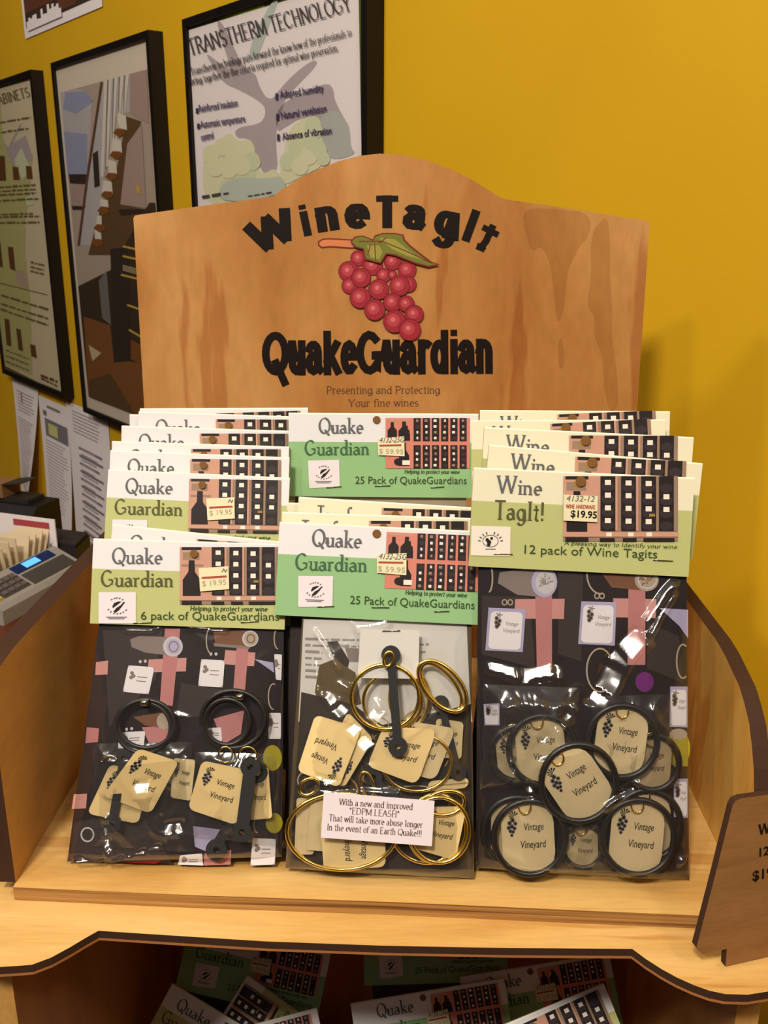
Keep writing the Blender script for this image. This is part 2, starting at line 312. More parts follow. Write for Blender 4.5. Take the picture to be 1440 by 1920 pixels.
def text_polys(s, style, width, cap, X=None):
    """polygons of a line of text, in units with baseline on y = 0, stretched to the given width"""
    if style.startswith('sans'):
        v, f = sans(s, .022 if 'bold' in style else 0)
        x0 = min(p[0] for p in v); x1 = max(p[0] for p in v); k = width/(x1-x0)
        return [[((v[i][0]-x0)*k, v[i][1]*cap) for i in g] for g in f]
    bold = style == 'bold'; X = X or (.74 if bold else .64)
    thick, thin = {'serif': (.13, .045), 'deco': (.15, .05), 'serifbold': (.19, .07), 'bold': (.235, .20)}[style]
    track = .05 if style == 'deco' else (.10 if bold else .03)
    gl = [glyph(c, X) for c in s]; tot = sum(g[0]+track for g in gl)-track
    k = width/(tot+(.14 if bold else 0)); wref = min(cap, 1.3*k)
    if not bold: wf = lambda a: wref*(thin+(thick-thin)*abs(math.sin(a-.5))**1.5)
    x = .07 if bold else 0; out = []
    if bold: wf = lambda a: .285*k*abs(math.sin(a))+.185*cap*(1-abs(math.sin(a)))
    inset = .10 if bold else 0
    fy = lambda y: (inset+y*(1-2*inset)) if bold and y >= -.001 else y
    for g in gl:
        for st in g[1]:
            P = [((x+p[0])*k, fy(p[1])*cap) for p in st]
            if bold and len(P) > 1:
                for e, nb in ((0, 1), (-1, -2)):
                    dx, dy = P[e][0]-P[nb][0], P[e][1]-P[nb][1]; l = math.hypot(dx, dy) or 1
                    P[e] = (P[e][0]+dx/l*cap*inset*(abs(dy)/l), P[e][1]+dy/l*cap*inset*(abs(dy)/l))
            out += strip(P, wf)
        if not bold:
            for sx, sy in g[2]:
                cx = (x+sx)*k; cy = sy*cap; a = .12*cap*min(1, k/cap*1.1); b = .022*cap
                out.append([(cx-a, cy-b), (cx+a, cy-b), (cx+a, cy+b), (cx-a, cy+b)])
        for dx, dy in g[3]:
            r = cap*.075; cx = (x+dx)*k; cy = fy(dy)*cap
            out.append([(cx-.125*k, .86*cap), (cx+.125*k, .86*cap), (cx+.125*k, cap), (cx-.125*k, cap)] if bold else [(cx+r*math.cos(t*math.pi/4), cy+r*math.sin(t*math.pi/4)) for t in range(8)])
        x += g[0]+track
    return out
def trim(Q, b):
    """cut a flat polygon to the rectangle x0, y0, x1, y1"""
    for ax, lim, sgn in ((0, b[0], 1), (0, b[2], -1), (1, b[1], 1), (1, b[3], -1)):
        R = []
        for i in range(len(Q)):
            p, q = Q[i-1], Q[i]; ip = (p[ax]-lim)*sgn >= 0; iq = (q[ax]-lim)*sgn >= 0
            if ip != iq: t = (lim-p[ax])/(q[ax]-p[ax]); R.append(tuple(p[k]+(q[k]-p[k])*t for k in range(3)))
            if iq: R.append(q)
        Q = R
        if not Q: break
    return Q
class Art:
    """flat print on a plane; view coordinates -> pixel -> the plane's own metres"""
    def __init__(s, mb, plane, view=None, lift=.00012, z0=.0003):
        s.ymin = None; s.clip = None; s.mb = mb; s.pl = plane; s.view = view or (lambda x, y: (x, y)); s.lift = lift; s.z0 = z0
    def P(s, x, y, lay): 
        z = s.z0+s.lift*lay; a, b = s.pl.px(*s.view(x, y), z); return (a, b if s.ymin is None else max(b, s.ymin), z)
    def poly(s, pts, mat, lay=0):
        s.q = (getattr(s, 'q', 0)+1) % 24                     # a hair apart, so that strokes that cross never share a plane
        Q = [s.P(x, y, lay+s.q*.02) for x, y in pts]
        if s.clip: Q = trim(Q, s.clip)
        if len(Q) > 2: s.mb.face(Q, mat)
    def rect(s, x0, y0, x1, y1, mat, lay=0): s.poly([(x0, y1), (x1, y1), (x1, y0), (x0, y0)], mat, lay)
    def ellipse(s, cx, cy, rx, ry, mat, lay=0, rot=0, n=20):
        c, q = math.cos(math.radians(rot)), math.sin(math.radians(rot))
        s.poly([(cx+rx*math.cos(t)*c-ry*math.sin(t)*q, cy+rx*math.cos(t)*q+ry*math.sin(t)*c) for t in [-2*math.pi*i/n for i in range(n)]], mat, lay)
    def line(s, pts, w, mat, lay=0):
        for g in strip(pts, lambda a: w): s.poly(g, mat, lay)
    def ring(s, cx, cy, rx, ry, w, mat, lay=0, a0=0, a1=360): s.line(arc(cx, cy, rx, ry, a0, a1, 20), w, mat, lay)
    def text(s, t, style, p0, p1, cap, mat, lay=0, X=None, shear=0):
        dx, dy = p1[0]-p0[0], p1[1]-p0[1]; L = math.hypot(dx, dy); dx /= L; dy /= L
        for g in text_polys(t, style, L, cap, X):
            s.poly([(p0[0]+(a+shear*b)*dx+b*dy, p0[1]+(a+shear*b)*dy-b*dx) for a, b in g], mat, lay)
    def scribble(s, p0, p1, h, mat, lay=0, seed=0):
        """a line of print too small to read: short marks of uneven length"""
        r = random.Random(seed); dx, dy = p1[0]-p0[0], p1[1]-p0[1]; L = math.hypot(dx, dy); ux, uy = dx/L, dy/L; t = 0
        while t < L:
            l = min(L-t, h*r.uniform(1.2, 4.5)); hh = h*r.uniform(.55, .9)
            a = (p0[0]+ux*t, p0[1]+uy*t); b = (p0[0]+ux*(t+l), p0[1]+uy*(t+l))
            s.poly([a, b, (b[0]+uy*hh, b[1]-ux*hh), (a[0]+uy*hh, a[1]-ux*hh)], mat, lay); t += l+h*.6
def zoom(ox, oy, k): return lambda x, y: (ox+x/k, oy+y/k)

# ------------------------------------------------------------------ room shell
WD = V((-.6397, .7686, 0)); WN = V((-.7686, -.6397, 0)); W0 = V((.25, .85, 0))      # wall: along (to the far left), out of the wall, a point on it
def wall_plane(off): return Plane(W0+WN*off, -WD, (0, 0, 1))
FLOOR_Z = -1.05
WP0 = wall_plane(0); WP0m = WP0.mat(); WP0m.translation = W0+V((0, 0, FLOOR_Z))
mb = MB(); mb.box((-6.0, 0, -.08), (2.4, 2.9, 0), 'yellow_wall'); structure(mb.build('wall_back', None, WP0m))
mb = MB(); mb.box((-4.2, -2.2, FLOOR_Z-.05), (2.4, 5.4, FLOOR_Z), 'room_floor'); structure(mb.build('floor'))

# ------------------------------------------------------------------ tables that carry things
mb = MB(); mb.box((-.26, .27, -.442), (.26, .785, -.4068), 'table_top') if flat('table_top', (96, 62, 40), .5) else 0
tb = empty('display_table', Matrix.Translation((0, .53, FLOOR_Z)))
tag(tb, 'dark brown table carrying the plywood display stand', 'table')
def child_world(mb, name, parent, wm=None):
    o = mb.build(name, parent); o.matrix_basis = parent.matrix_basis.inverted() @ (wm or Matrix.Identity(4)); return o
child_world(mb, 'table_top', tb)
for x in (-.24, .20):
    for y in (.29, .73):
        mb = MB(); mb.box((x, y, FLOOR_Z), (x+.04, y+.04, -.442), 'table_top'); child_world(mb, 'leg', tb)
flat('counter_top', (92, 44, 26), .35)
ct = empty('service_counter', Matrix.Translation((-.6, 1.3, FLOOR_Z)))
tag(ct, 'dark reddish brown counter against the yellow wall carrying the card terminal', 'counter')
def cpt(a, b): return (-.487+.3*a-.954*b, 1.19+.954*a+.3*b)
ca = [(-.6, -.10), (0, -.03), (.10, .010), (.168, .015), (.170, .09), (.255, .135), (.255, 1.0), (-.6, 1.0)]
mb = MB(); mb.prism([cpt(*q) for q in ca], -.20, -.16, 'counter_top'); child_world(mb, 'counter_top', ct)
mb = MB(); mb.prism([cpt(a*.96-.005, b+.03 if b < .5 else b-.03) for a, b in ca], FLOOR_Z, -.20, 'counter_top'); child_world(mb, 'counter_base', ct)

# ------------------------------------------------------------------ the plywood display stand
MATS['header_wood'].node_tree.nodes  # grain runs up the board
st = empty('display_stand'); tag(st, 'plywood display stand with arched header board and printed grape bunch', 'display stand')
HP = Plane((0, .7143, 0), (1, 0, 0), (0, .0675, 1))
hm = HP.mat()
px = [(250, 409), (253, 404), (300, 397), (400, 383), (470, 374), (511, 368), (530, 354), (560, 335), (595, 318), (635, 302), (675, 292), (712, 288), (750, 290), (795, 299), (840, 315), (880, 334), (915, 356), (936, 369), (948, 374), (1000, 381), (1080, 393), (1160, 406), (1208, 413), (1216, 416), (1218, 422)]
pts = [HP.px(*p) for p in px]
xl, xr = HP.px(272, 768)[0], HP.px(1195, 775)[0]
mb = MB(); mb.prism([(xl, 0), (xr, 0)]+pts[::-1], -.010, 0, 'header_wood', 'burnt_edge')
def soften(p, n=2):
    for _ in range(n): p = [q for i in range(len(p)) for q in ((p[i-1][0]*.28+p[i][0]*.72, p[i-1][1]*.28+p[i][1]*.72), (p[i][0]*.72+p[(i+1) % len(p)][0]*.28, p[i][1]*.72+p[(i+1) % len(p)][1]*.28))]
    return p
a = Art(mb, HP, zoom(900, 380, 2.6667), .00004, .00008)                   # darker figure in the plywood face
for p in ([(205, 22), (400, 34), (560, 52), (545, 170), (500, 210), (470, 270), (440, 330), (430, 420), (415, 560), (385, 610), (375, 500), (365, 400), (350, 290), (300, 205), (260, 255), (230, 150)], [(398, 670), (415, 690), (422, 830), (395, 830), (388, 740)],
          [(550, 170), (600, 90), (650, 70), (648, 400), (665, 560), (655, 640), (672, 760), (690, 900), (690, 1040), (630, 1040), (610, 720), (570, 690), (575, 560), (545, 540), (535, 480), (560, 380)]): a.poly(soften(p), 'figure_wood', 1)
hd = mb.build('header_board', st); hd.matrix_basis = hm
mb = MB(); a = Art(mb, HP, zoom(440, 340, 2.6667))
for ch, x, y, rot, wd, cap in [('W', 100, 307, -24.5, 218, 150), ('i', 340, 278, -12, 56, 158), ('n', 412, 258, -9, 128, 158), ('e', 553, 240, -4, 128, 158), ('T', 690, 233, 0, 145, 163),
                               ('a', 838, 236, 6, 122, 158), ('g', 988, 262, 11, 124, 160), ('I', 1122, 288, 20, 66, 165)]:
    r = math.radians(rot)
    if ch == 'W': a.text('W', 'bold', (110, 368), (110+236*math.cos(r), 368+236*math.sin(r)), 158, 'ink'); continue
    a.text(ch, 'bold', (x, y), (x+wd*math.cos(r), y+wd*math.sin(r)), cap, 'ink')
a.line([(1293, 218), (1256, 300), (1232, 330), (1210, 322)], 34, 'ink'); a.line([(1225, 325), (1250, 345)], 26, 'ink'); a.line([(1240, 228), (1318, 268)], 30, 'ink')
o = mb.build('lettering', hd); o['label'] = 'black arched word across the top of the board'; mb = MB(); a = Art(mb, HP, zoom(440, 340, 2.6667))
a.text('QuakeGuardian', 'bold', (140, 972), (1300, 962), 222, 'ink', X=.74)
o = mb.build('lettering', hd); o['label'] = 'bold black word below the grapes'; mb = MB(); a = Art(mb, HP, zoom(440, 340, 2.6667))
a.text('Presenting and Protecting', 'serif', (458, 1062), (1028, 1060), 36, 'soft_ink', X=.68)
o = mb.build('lettering', hd); o['label'] = 'upper line of small brown lettering'; mb = MB(); a = Art(mb, HP, zoom(440, 340, 2.6667))
a.text('Your fine wines', 'serif', (568, 1126), (920, 1124), 36, 'soft_ink', X=.68)
o = mb.build('lettering', hd); o['label'] = 'lower line of small brown lettering'
mb = MB(); a = Art(mb, HP, zoom(440, 340, 2.6667), .00003)
a.poly([(585, 290), (480, 284), (440, 286), (416, 300), (416, 320), (432, 334), (480, 330), (590, 338), (620, 330), (620, 300)], 'leaf_line', 0)
a.poly([(585, 297), (480, 291), (442, 293), (424, 304), (424, 318), (436, 327), (480, 323), (590, 330), (614, 324), (612, 305)], 'twig', 1)
grapes = [(620, 385, 42), (690, 420, 52), (790, 400, 45), (570, 450, 52), (862, 443, 48), (745, 470, 38), (576, 522, 42), (790, 468, 24), (868, 515, 42), (632, 482, 50), (825, 522, 52), (720, 540, 52), (628, 582, 54), (790, 605, 48), (858, 612, 42), (700, 642, 54), (898, 665, 48), (800, 700, 58), (876, 742, 56)]
for i, (x, y, r) in enumerate(grapes):
    k = 3+i*2.4
    a.ellipse(x, y, r, r, 'grape_dark', k); a.ellipse(x, y, r-4, r-4, 'grape_mid', k+.6); a.ellipse(x-r*.12, y-r*.1, r*.55, r*.55, 'grape_light', k+1.2); a.ellipse(x-r*.15, y-r*.15, r*.22, r*.22, 'grape_shine', k+1.8)
a.poly([(578, 300), (600, 276), (640, 270), (690, 290), (700, 270), (740, 258), (800, 258), (845, 266), (850, 290), (880, 320), (930, 360), (985, 402), (1028, 416), (970, 430), (900, 412), (850, 392), (800, 372), (760, 366), (730, 412), (690, 402), (650, 392), (640, 340), (600, 330)], 'leaf_line', 52)
a.poly([(586, 302), (604, 282), (640, 276), (692, 298), (706, 276), (742, 264), (800, 264), (838, 272), (842, 294), (872, 326), (922, 366), (975, 404), (1010, 415), (970, 422), (902, 404), (852, 384), (802, 364), (756, 358), (728, 404), (692, 395), (656, 385), (648, 336), (606, 324)], 'leaf_green', 53)
a.poly([(720, 282), (800, 290), (870, 345), (940, 392), (860, 372), (790, 340)], 'leaf_light', 54); a.poly([(660, 320), (720, 320), (740, 350), (722, 390), (680, 380)], 'leaf_light', 54)
for l in ([(620, 300), (740, 300), (860, 350), (990, 410)], [(700, 310), (705, 395)], [(720, 310), (760, 280)], [(680, 315), (664, 370)]): a.line(l, 5, 'leaf_line', 55)
o = mb.build('grape_emblem', hd); o['label'] = 'printed red grape bunch with green leaf'

yz = lambda x0, x1: (lambda a, b, c: (c, a, b))
L_OUT = [(.735, 0), (.735, .1285), (.46, .1270), (.441, .125), (.431, .117), (.427, .10), (.4262, .05), (.4262, 0)]
R_OUT = [(.735, 0), (.735, .1105), (.5477, .1116), (.5173, .1119), (.50, .1103), (.4842, .107), (.472, .1045), (.461, .0990), (.4515, .0925), (.4442, .0832), (.438, .0735), (.434, .0636), (.4315, .05), (.432, .035), (.436, .02), (.437, 0)]
mb = MB(); mb.prism(L_OUT[::-1], -.212, -.2005, 'side_wood', 'burnt_edge', lambda a, b, c: (c, a, b)); mb.build('side_panel', st)
mb = MB(); mb.prism(R_OUT[::-1], .2005, .2095, 'right_wood', 'burnt_edge', lambda a, b, c: (c, a, b)); mb.build('side_panel', st)
P = [(-.2005, .4225), (-.1, .4195), (.0073, .4178), (.1, .4150), (.2005, .4122), (.2005, .742), (-.2005, .742)]
mb = MB(); mb.prism(P, -.0086, -.0004, 'shelf_wood', 'ply_edge'); mb.build('shelf_plank', st)
B = [(-.224, .735), (-.224, .402), (-.219, .388), (-.209, .3785), (-.1987, .3750), (-.1887, .3745), (-.1800, .3755), (-.1729, .3765), (-.1650, .3815), (-.1581, .3885), (-.1520, .3955), (-.1468, .4010), (-.1, .3985), (-.0565, .3963), (.0051, .3953), (.07, .3958), (.134, .3973),
     (.1395, .3905), (.1458, .3840), (.1520, .3788), (.159, .3742), (.166, .3708), (.173, .3690), (.184, .3690), (.1946, .3713), (.206, .3765), (.216, .386), (.224, .400), (.224, .735)]
mb = MB(); mb.prism(B, -.0136, -.0090, 'shelf_wood', 'burnt_edge'); mb.prism(B, -.0152, -.0137, 'burnt_line', 'burnt_line'); mb.build('shelf_board', st)
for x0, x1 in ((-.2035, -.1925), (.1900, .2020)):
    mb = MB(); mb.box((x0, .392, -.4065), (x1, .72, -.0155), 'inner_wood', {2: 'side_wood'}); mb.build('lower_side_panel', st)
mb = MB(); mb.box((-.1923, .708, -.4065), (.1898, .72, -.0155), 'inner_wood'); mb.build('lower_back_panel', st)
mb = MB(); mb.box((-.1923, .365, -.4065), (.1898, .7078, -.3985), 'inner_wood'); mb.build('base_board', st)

# ------------------------------------------------------------------ price sign slotted on the shelf
SP = Plane((.1785, .3862, -.0083), (.9565, .2917, 0), (-.0245, .0804, 1))
sg = empty('price_sign', SP.mat()); tag(sg, 'small slanted plywood price sign standing at the right front edge of the shelf', 'sign')
l = [SP.px(*p) for p in [(1353, 1785), (1346, 1783), (1316, 1789), (1306, 1776), (1340, 1645), (1373, 1512), (1379, 1502), (1390, 1497), (1440, 1490)]]
wdt = .105
bl = [(0, 0), (.062, 0), (.062, l[1][1]), (.118, l[2][1]+.001), (.122, l[3][1])]+[(.112, l[8][1]-.006), (.106, l[8][1]-.001)]+[l[8], l[7], l[6], l[5], l[4], l[3], l[2], l[1], (0, l[1][1])]
mb = MB(); mb.prism(bl, -.004, 0, 'sign_wood', 'burnt_edge'); mb.build('sign_board', sg)
mb = MB(); a = Art(mb, SP)
for t, sty, p0, p1, cap in (('Wine', 'serifbold', (1423, 1566), (1472, 1555), 19), ('12 pack', 'sansbold', (1424, 1606), (1492, 1590), 15), ('$19.95', 'sansbold', (1411, 1652), (1480, 1636), 17)):
    mb = MB(); Art(mb, SP).text(t, sty, p0, p1, cap, 'ink', shear=.25); mb.build('lettering', sg)

# ------------------------------------------------------------------ framed prints on the wall
def frame_thing(s0, s1, z0, z1, label, art, glass=True):
    """s0..s1 along the wall (measured to the left), z0..z1 height; a shallow black frame with its print set back behind glass"""
    pl = wall_plane(0); w_, h_ = s1-s0, z1-z0
    O = W0+WD*s1+V((0, 0, z0)); base = Plane(O, -WD, (0, 0, 1))          # lower left corner on the wall
    e = empty('framed_poster', base.mat()); tag(e, label, 'poster', 'black framed posters on the yellow wall')
    t, d = .011, .025
    mb = MB()
    out = [(0, 0), (w_, 0), (w_, h_), (0, h_)]; inn = [(t, t), (w_-t, t), (w_-t, h_-t), (t, h_-t)]
    for i in range(4):
        j = (i+1) % 4; o0, o1, i0, i1 = out[i], out[j], inn[i], inn[j]
        mb.face([(*o0, d), (*o1, d), (*i1, d), (*i0, d)], 'frame_black'); mb.face([(*o0, .0006), (*o1, .0006), (*o1, d), (*o0, d)], 'frame_black'); mb.face([(*i0, d), (*i1, d), (*i1, d-.006), (*i0, d-.006)], 'frame_black')
        mb.face([(*o1, .0006), (*o0, .0006), (*i0, .0006), (*i1, .0006)], 'frame_black')
    mb.build('frame', e)
    pp = Plane(O+WN*0, -WD, (0, 0, 1)); mb = MB(); z = .0195
    a_ = Art(mb, pp, None, .00025, z); a_.clip = (t+.0005, t+.0005, w_-t-.0005, h_-t-.0005); art(a_, (t, t, w_-t, h_-t, z), mb); mb.build('print', e)
    if glass:
        mb = MB(); mb.face([(t, t, .0235), (w_-t, t, .0235), (w_-t, h_-t, .0235), (t, h_-t, .0235)], 'poster_glass'); mb.build('glass', e)
    return e
for nm, c in {'p_white': (248, 238, 238), 'p_olive': (88, 98, 26), 'p_green': (132, 158, 30), 'p_brown': (96, 54, 36), 'p_vine': (188, 174, 178), 'p_vine_green': (188, 190, 184), 'p_cyan': (196, 206, 198), 'p_lemon': (230, 228, 190), 'p_lime': (216, 222, 186), 'p_sage': (198, 208, 194), 'p_text': (84, 76, 78), 'p_violet': (70, 56, 100),
              's_wall': (184, 166, 150), 's_reflection_blue': (156, 160, 190), 's_backdrop_reflection': (190, 184, 186), 's_white': (226, 218, 204), 's_stringer': (100, 74, 44), 's_tread': (132, 80, 34), 's_rail': (110, 66, 46), 's_mauve': (176, 152, 142), 's_dark': (58, 44, 36), 's_floor': (134, 86, 42), 's_gold': (206, 170, 80), 's_grey': (120, 116, 112), 's_paper': (206, 190, 146), 's_rack': (66, 50, 34),
              'q_paper': (224, 210, 176), 'q_wash': (198, 194, 130), 'q_pink': (196, 172, 150), 'q_text': (122, 108, 66), 'q_thumb': (112, 72, 30), 'q_strip': (120, 92, 40)}.items(): flat(nm, c, .7)
def crop(b, mb, mat):
    x0, y0, x1, y1, z = b; mb.face([(x0, y0, z), (x1, y0, z), (x1, y1, z), (x0, y1, z)], mat)
def in_box(mb, a, b, pts, mat, lay):
    """a polygon of the print, trimmed to the print's edges"""
    P = [a.P(x, y, lay) for x, y in pts]; z = P[0][2]; Q = [(p[0], p[1]) for p in P]
    x0, y0, x1, y1 = b[:4]
    for ax, lim, sgn in ((0, x0+.0004, 1), (0, x1-.0004, -1), (1, y0+.0004, 1), (1, y1-.0004, -1)):
        R = []
        for i in range(len(Q)):
            p, q = Q[i-1], Q[i]; ip = (p[ax]-lim)*sgn >= 0; iq = (q[ax]-lim)*sgn >= 0
            if ip != iq:
                t = (lim-p[ax])/(q[ax]-p[ax]); R.append((p[0]+(q[0]-p[0])*t, p[1]+(q[1]-p[1])*t))
            if iq: R.append(q)
        Q = R
        if len(Q) < 3: return
    mb.face([(x, y, z) for x, y in Q], mat)
def art_vine(a, b, mb):
    a.view = zoom(340, 0, 3.6); K = lambda p, m, l: in_box(mb, a, b, soften(p) if l > 3 else p, m, l)
    crop(b, mb, 'p_olive')
    K([(210, 150), (240, 20), (560, -60), (560, 60), (260, 130)], 'p_green', 1); K([(205, 150), (215, 70), (240, 60), (245, 140)], 'p_brown', 2); K([(0, 200), (0, 500), (60, 900), (40, 200)], 'p_green', 1)
    K([(25, 212), (1195, -145), (1216, 1050), (1230, 2600), (140, 2600)], 'p_white', 3)
    K([(230, 150), (270, 138), (345, 300), (420, 455), (470, 490), (505, 500), (530, 600), (600, 690), (665, 600), (760, 500), (860, 420), (915, 405), (915, 440), (820, 540), (700, 660), (690, 720), (640, 860), (640, 1000), (655, 1180), (540, 1190), (490, 960), (430, 930), (370, 935), (358, 862), (520, 840), (560, 800), (570, 740), (540, 690), (380, 600), (290, 570), (220, 460), (160, 360), (200, 380), (310, 470), (335, 455)], 'p_vine', 4)
    K([(640, 720), (800, 640), (980, 552), (1030, 600), (1030, 670), (1100, 800), (1140, 860), (1140, 1000), (1190, 1040), (1000, 1090), (930, 990), (940, 830), (830, 780), (700, 860), (640, 900)], 'p_vine', 4)
    K([(930, 760), (1060, 740), (1110, 810), (1140, 870), (1140, 1000), (1190, 1040), (1000, 1090), (930, 990)], 'p_vine_green', 5)
    K([(440, 380), (540, 130), (640, -30), (660, 0), (590, 180), (540, 330), (490, 420)], 'p_cyan', 4)
    K([(140, 1050), (190, 1000), (240, 960), (330, 880), (370, 950), (440, 950), (490, 1000), (510, 1090), (530, 1180), (600, 1150), (660, 1190), (680, 1260), (500, 1400), (150, 1420)], 'p_lemon', 5)
    K([(370, 1000), (430, 960), (470, 1080), (520, 1200), (420, 1300), (260, 1300), (250, 1230), (370, 1180)], 'p_lime', 6)
    for gi, (gx, gy, gr) in enumerate(((200, 1040, 60), (280, 990, 60), (350, 1040, 60), (440, 1010, 62), (480, 1090, 58), (410, 1120, 60), (320, 1140, 62), (230, 1130, 60), (620, 1190, 44), (720, 1090, 60), (780, 1010, 60), (860, 1050, 62), (930, 1010, 56), (900, 880, 56), (870, 950, 56), (960, 1070, 46), (800, 1120, 60))): K([(gx+gr*math.cos(t*.6), gy+gr*1.1*math.sin(t*.6)) for t in range(10)], 'p_lemon' if (gx//10) % 3 else 'p_lime', 7+gi*.12)
    K([(250, 1250), (400, 1190), (560, 1210), (700, 1180), (700, 1320), (260, 1380)], 'p_sage', 9.5)
    K([(690, 1060), (720, 870), (830, 790), (940, 780), (950, 960), (1010, 1090), (800, 1200), (680, 1260), (660, 1180)], 'p_lemon', 6); K([(830, 960), (830, 790), (940, 780), (945, 900), (960, 1010), (900, 1060)], 'p_lime', 7)
    a.text('TRANSTHERM TECHNOLOGY', 'serif', (60, 372), (1152, 66), 108, 'p_text', 11)
    a.text('Transtherm technology puts forward the know-how of the professionals to', 'serif', (66, 506), (1152, 238), 50, 'p_text', 11); a.text('bring together the five criteria required for optimal wine preservation.', 'serif', (68, 574), (1062, 342), 50, 'p_text', 11)
    for t, p0, p1 in [('Reinforced insulation', (122, 756), (382, 714)), ('Automatic temperature', (130, 864), (432, 820)), ('control', (136, 950), (220, 932)), ('Adapted humidity', (668, 662), (962, 614)), ('Natural ventilation', (676, 802), (982, 752)), ('Absence of vibration', (682, 944), (1016, 902))]:
        a.text(t, 'sansbold', p0, p1, 46, 'p_violet', 11)
    for x, y, h in ((97, 748, 36), (106, 852, 36), (634, 652, 44), (640, 790, 44), (645, 928, 44)): a.poly([(x, y+h*.5), (x+18, y+h*.46), (x+18, y-h*.54), (x, y-h*.5)], 'p_violet', 11)
    a.scribble((140, 1340), (320, 1312), 26, 'p_text', 11, 3); a.scribble((450, 1330), (610, 1306), 16, 'p_text', 11, 4)
frame_thing(.420, .865, -.042, .6245, 'black framed poster of printed text over a grey vine, partly behind the header board', art_vine)
def art_stairs(a, b, mb):
    z1 = zoom(0, 100, 4.235); z2 = zoom(0, 380, 3.0); K = lambda p, m, l: in_box(mb, a, b, p, m, l)
    crop(b, mb, 'mat_board'); a.view = z1
    x0, y1, _ = a.P(480, 312, 0); a.view = z2; _, y0, _ = a.P(500, 1090, 0)
    W_, H_ = b[2]+.011, b[3]+.011; x1 = W_-x0; bb = (x0, y0, x1, y1)
    mb.face([(x0, y0, b[4]+.0003), (x1, y0, b[4]+.0003), (x1, y1, b[4]+.0003), (x0, y1, b[4]+.0003)], 's_wall')
    K = lambda p, m, l: in_box(mb, a, bb, p, m, l)
    a.view = z1
    K([(470, 290), (650, 290), (730, 380), (720, 600), (690, 960), (500, 960)], 's_backdrop_reflection', 2); K([(490, 620), (690, 640), (690, 950), (520, 970)], 's_reflection_blue', 3); K([(520, 310), (680, 300), (740, 380), (600, 480), (500, 440)], 's_reflection_blue', 3)  # reflection in the glass, painted into the print as pale and blue patches
    K([(810, 225), (1040, 160), (1030, 470), (930, 480), (850, 800), (800, 1200), (740, 1525), (620, 1525), (690, 1000)], 's_backdrop_reflection', 2)
    for x in (830, 868, 912, 958, 1000): K([(x, 150), (x+26, 150), (x-8-(x-830)*.1, 640+(1000-x)*2), (x-30-(x-830)*.1, 640+(1000-x)*2)], 's_white', 4)
    for x in (852, 900, 946, 988): K([(x, 150), (x+6, 150), (x-10, 620+(1000-x)*2), (x-16, 620+(1000-x)*2)], 's_grey', 5)
    a.view = z1
    K([(1030, 130), (1170, 130), (1180, 560), (1030, 470)], 's_mauve', 4)
    K([(1000, 500), (1120, 540), (1050, 760), (960, 1200), (1160, 1240), (1160, 1600), (700, 1600), (800, 1230), (860, 1100), (930, 900), (970, 700)], 's_stringer', 4)
    for p in ([(932, 470), (1000, 500), (1008, 610), (940, 590)], [(892, 672), (962, 690), (970, 790), (885, 778)], [(858, 842), (922, 862), (930, 962), (862, 950)], [(822, 1008), (886, 1020), (895, 1112), (806, 1104)], [(796, 1155), (856, 1165), (862, 1222), (796, 1214)], [(772, 1285), (806, 1290), (808, 1372), (764, 1368)], [(752, 1402), (800, 1408), (808, 1492), (752, 1488)]): K(p, 's_white', 6)
    for x, y in ((945, 630), (918, 808), (882, 980), (848, 1126), (820, 1250), (790, 1388), (770, 1505)): K([(x-48, y), (x-20, y-32), (x+40, y-28), (x+50, y+10), (x, y+36)], 's_tread', 7)
    K([(545, 960), (700, 960), (690, 1040), (555, 1030)], 's_dark', 5); K([(735, 800), (775, 770), (792, 1050), (750, 1066)], 's_dark', 5); K([(560, 1040), (690, 1040), (650, 1230), (570, 1230)], 's_mauve', 5); K([(570, 1210), (680, 1216), (650, 1240), (574, 1240)], 's_dark', 6)
    K([(1010, 720), (1125, 560), (1160, 1230), (955, 1200)], 's_mauve', 5); K([(1080, 1040), (1110, 1060), (1112, 1120), (1086, 1110)], 's_gold', 7); K([(940, 1240), (1160, 1235), (1160, 1262), (960, 1290)], 's_dark', 6)
    for l in ([(806, 225), (690, 990)], [(690, 990), (622, 1525)]): 
        for g in strip(l, lambda q: 15): K(g, 's_rail', 8)
    a.view = z2
    K([(440, 470), (620, 380), (840, 0), (980, 0), (980, 1300), (500, 1100)], 's_rack', 8); K([(470, 640), (620, 690), (640, 880), (780, 900), (980, 1000), (980, 1300), (500, 1100)], 's_floor', 9); K([(500, 1000), (620, 960), (760, 1190), (500, 1100)], 's_stringer', 10)
    K([(620, 260), (720, 250), (735, 890), (640, 900)], 's_dark', 10); K([(555, 440), (600, 380), (625, 690), (575, 650)], 's_grey', 10); K([(498, 800), (570, 846), (520, 892)], 's_paper', 11)
    for p in ([(690, 245), (820, 275)], [(690, 300), (820, 330)], [(680, 405), (820, 440)], [(715, 575), (820, 612)], [(725, 715), (820, 770)]):
        for g in strip(p, lambda q: 11): K(g, 's_gold', 11)
    for i in range(4):
        for g in strip([(690, 352+i*9), (820, 386+i*9)], lambda q: 4): K(g, 's_paper', 12)
    K([(735, 770), (830, 820), (830, 930), (735, 880)], 's_tread', 11)
frame_thing(.979, 1.409, -.041, .6265, 'black framed photo print of a white staircase over wine racks with a wide cream mat', art_stairs)
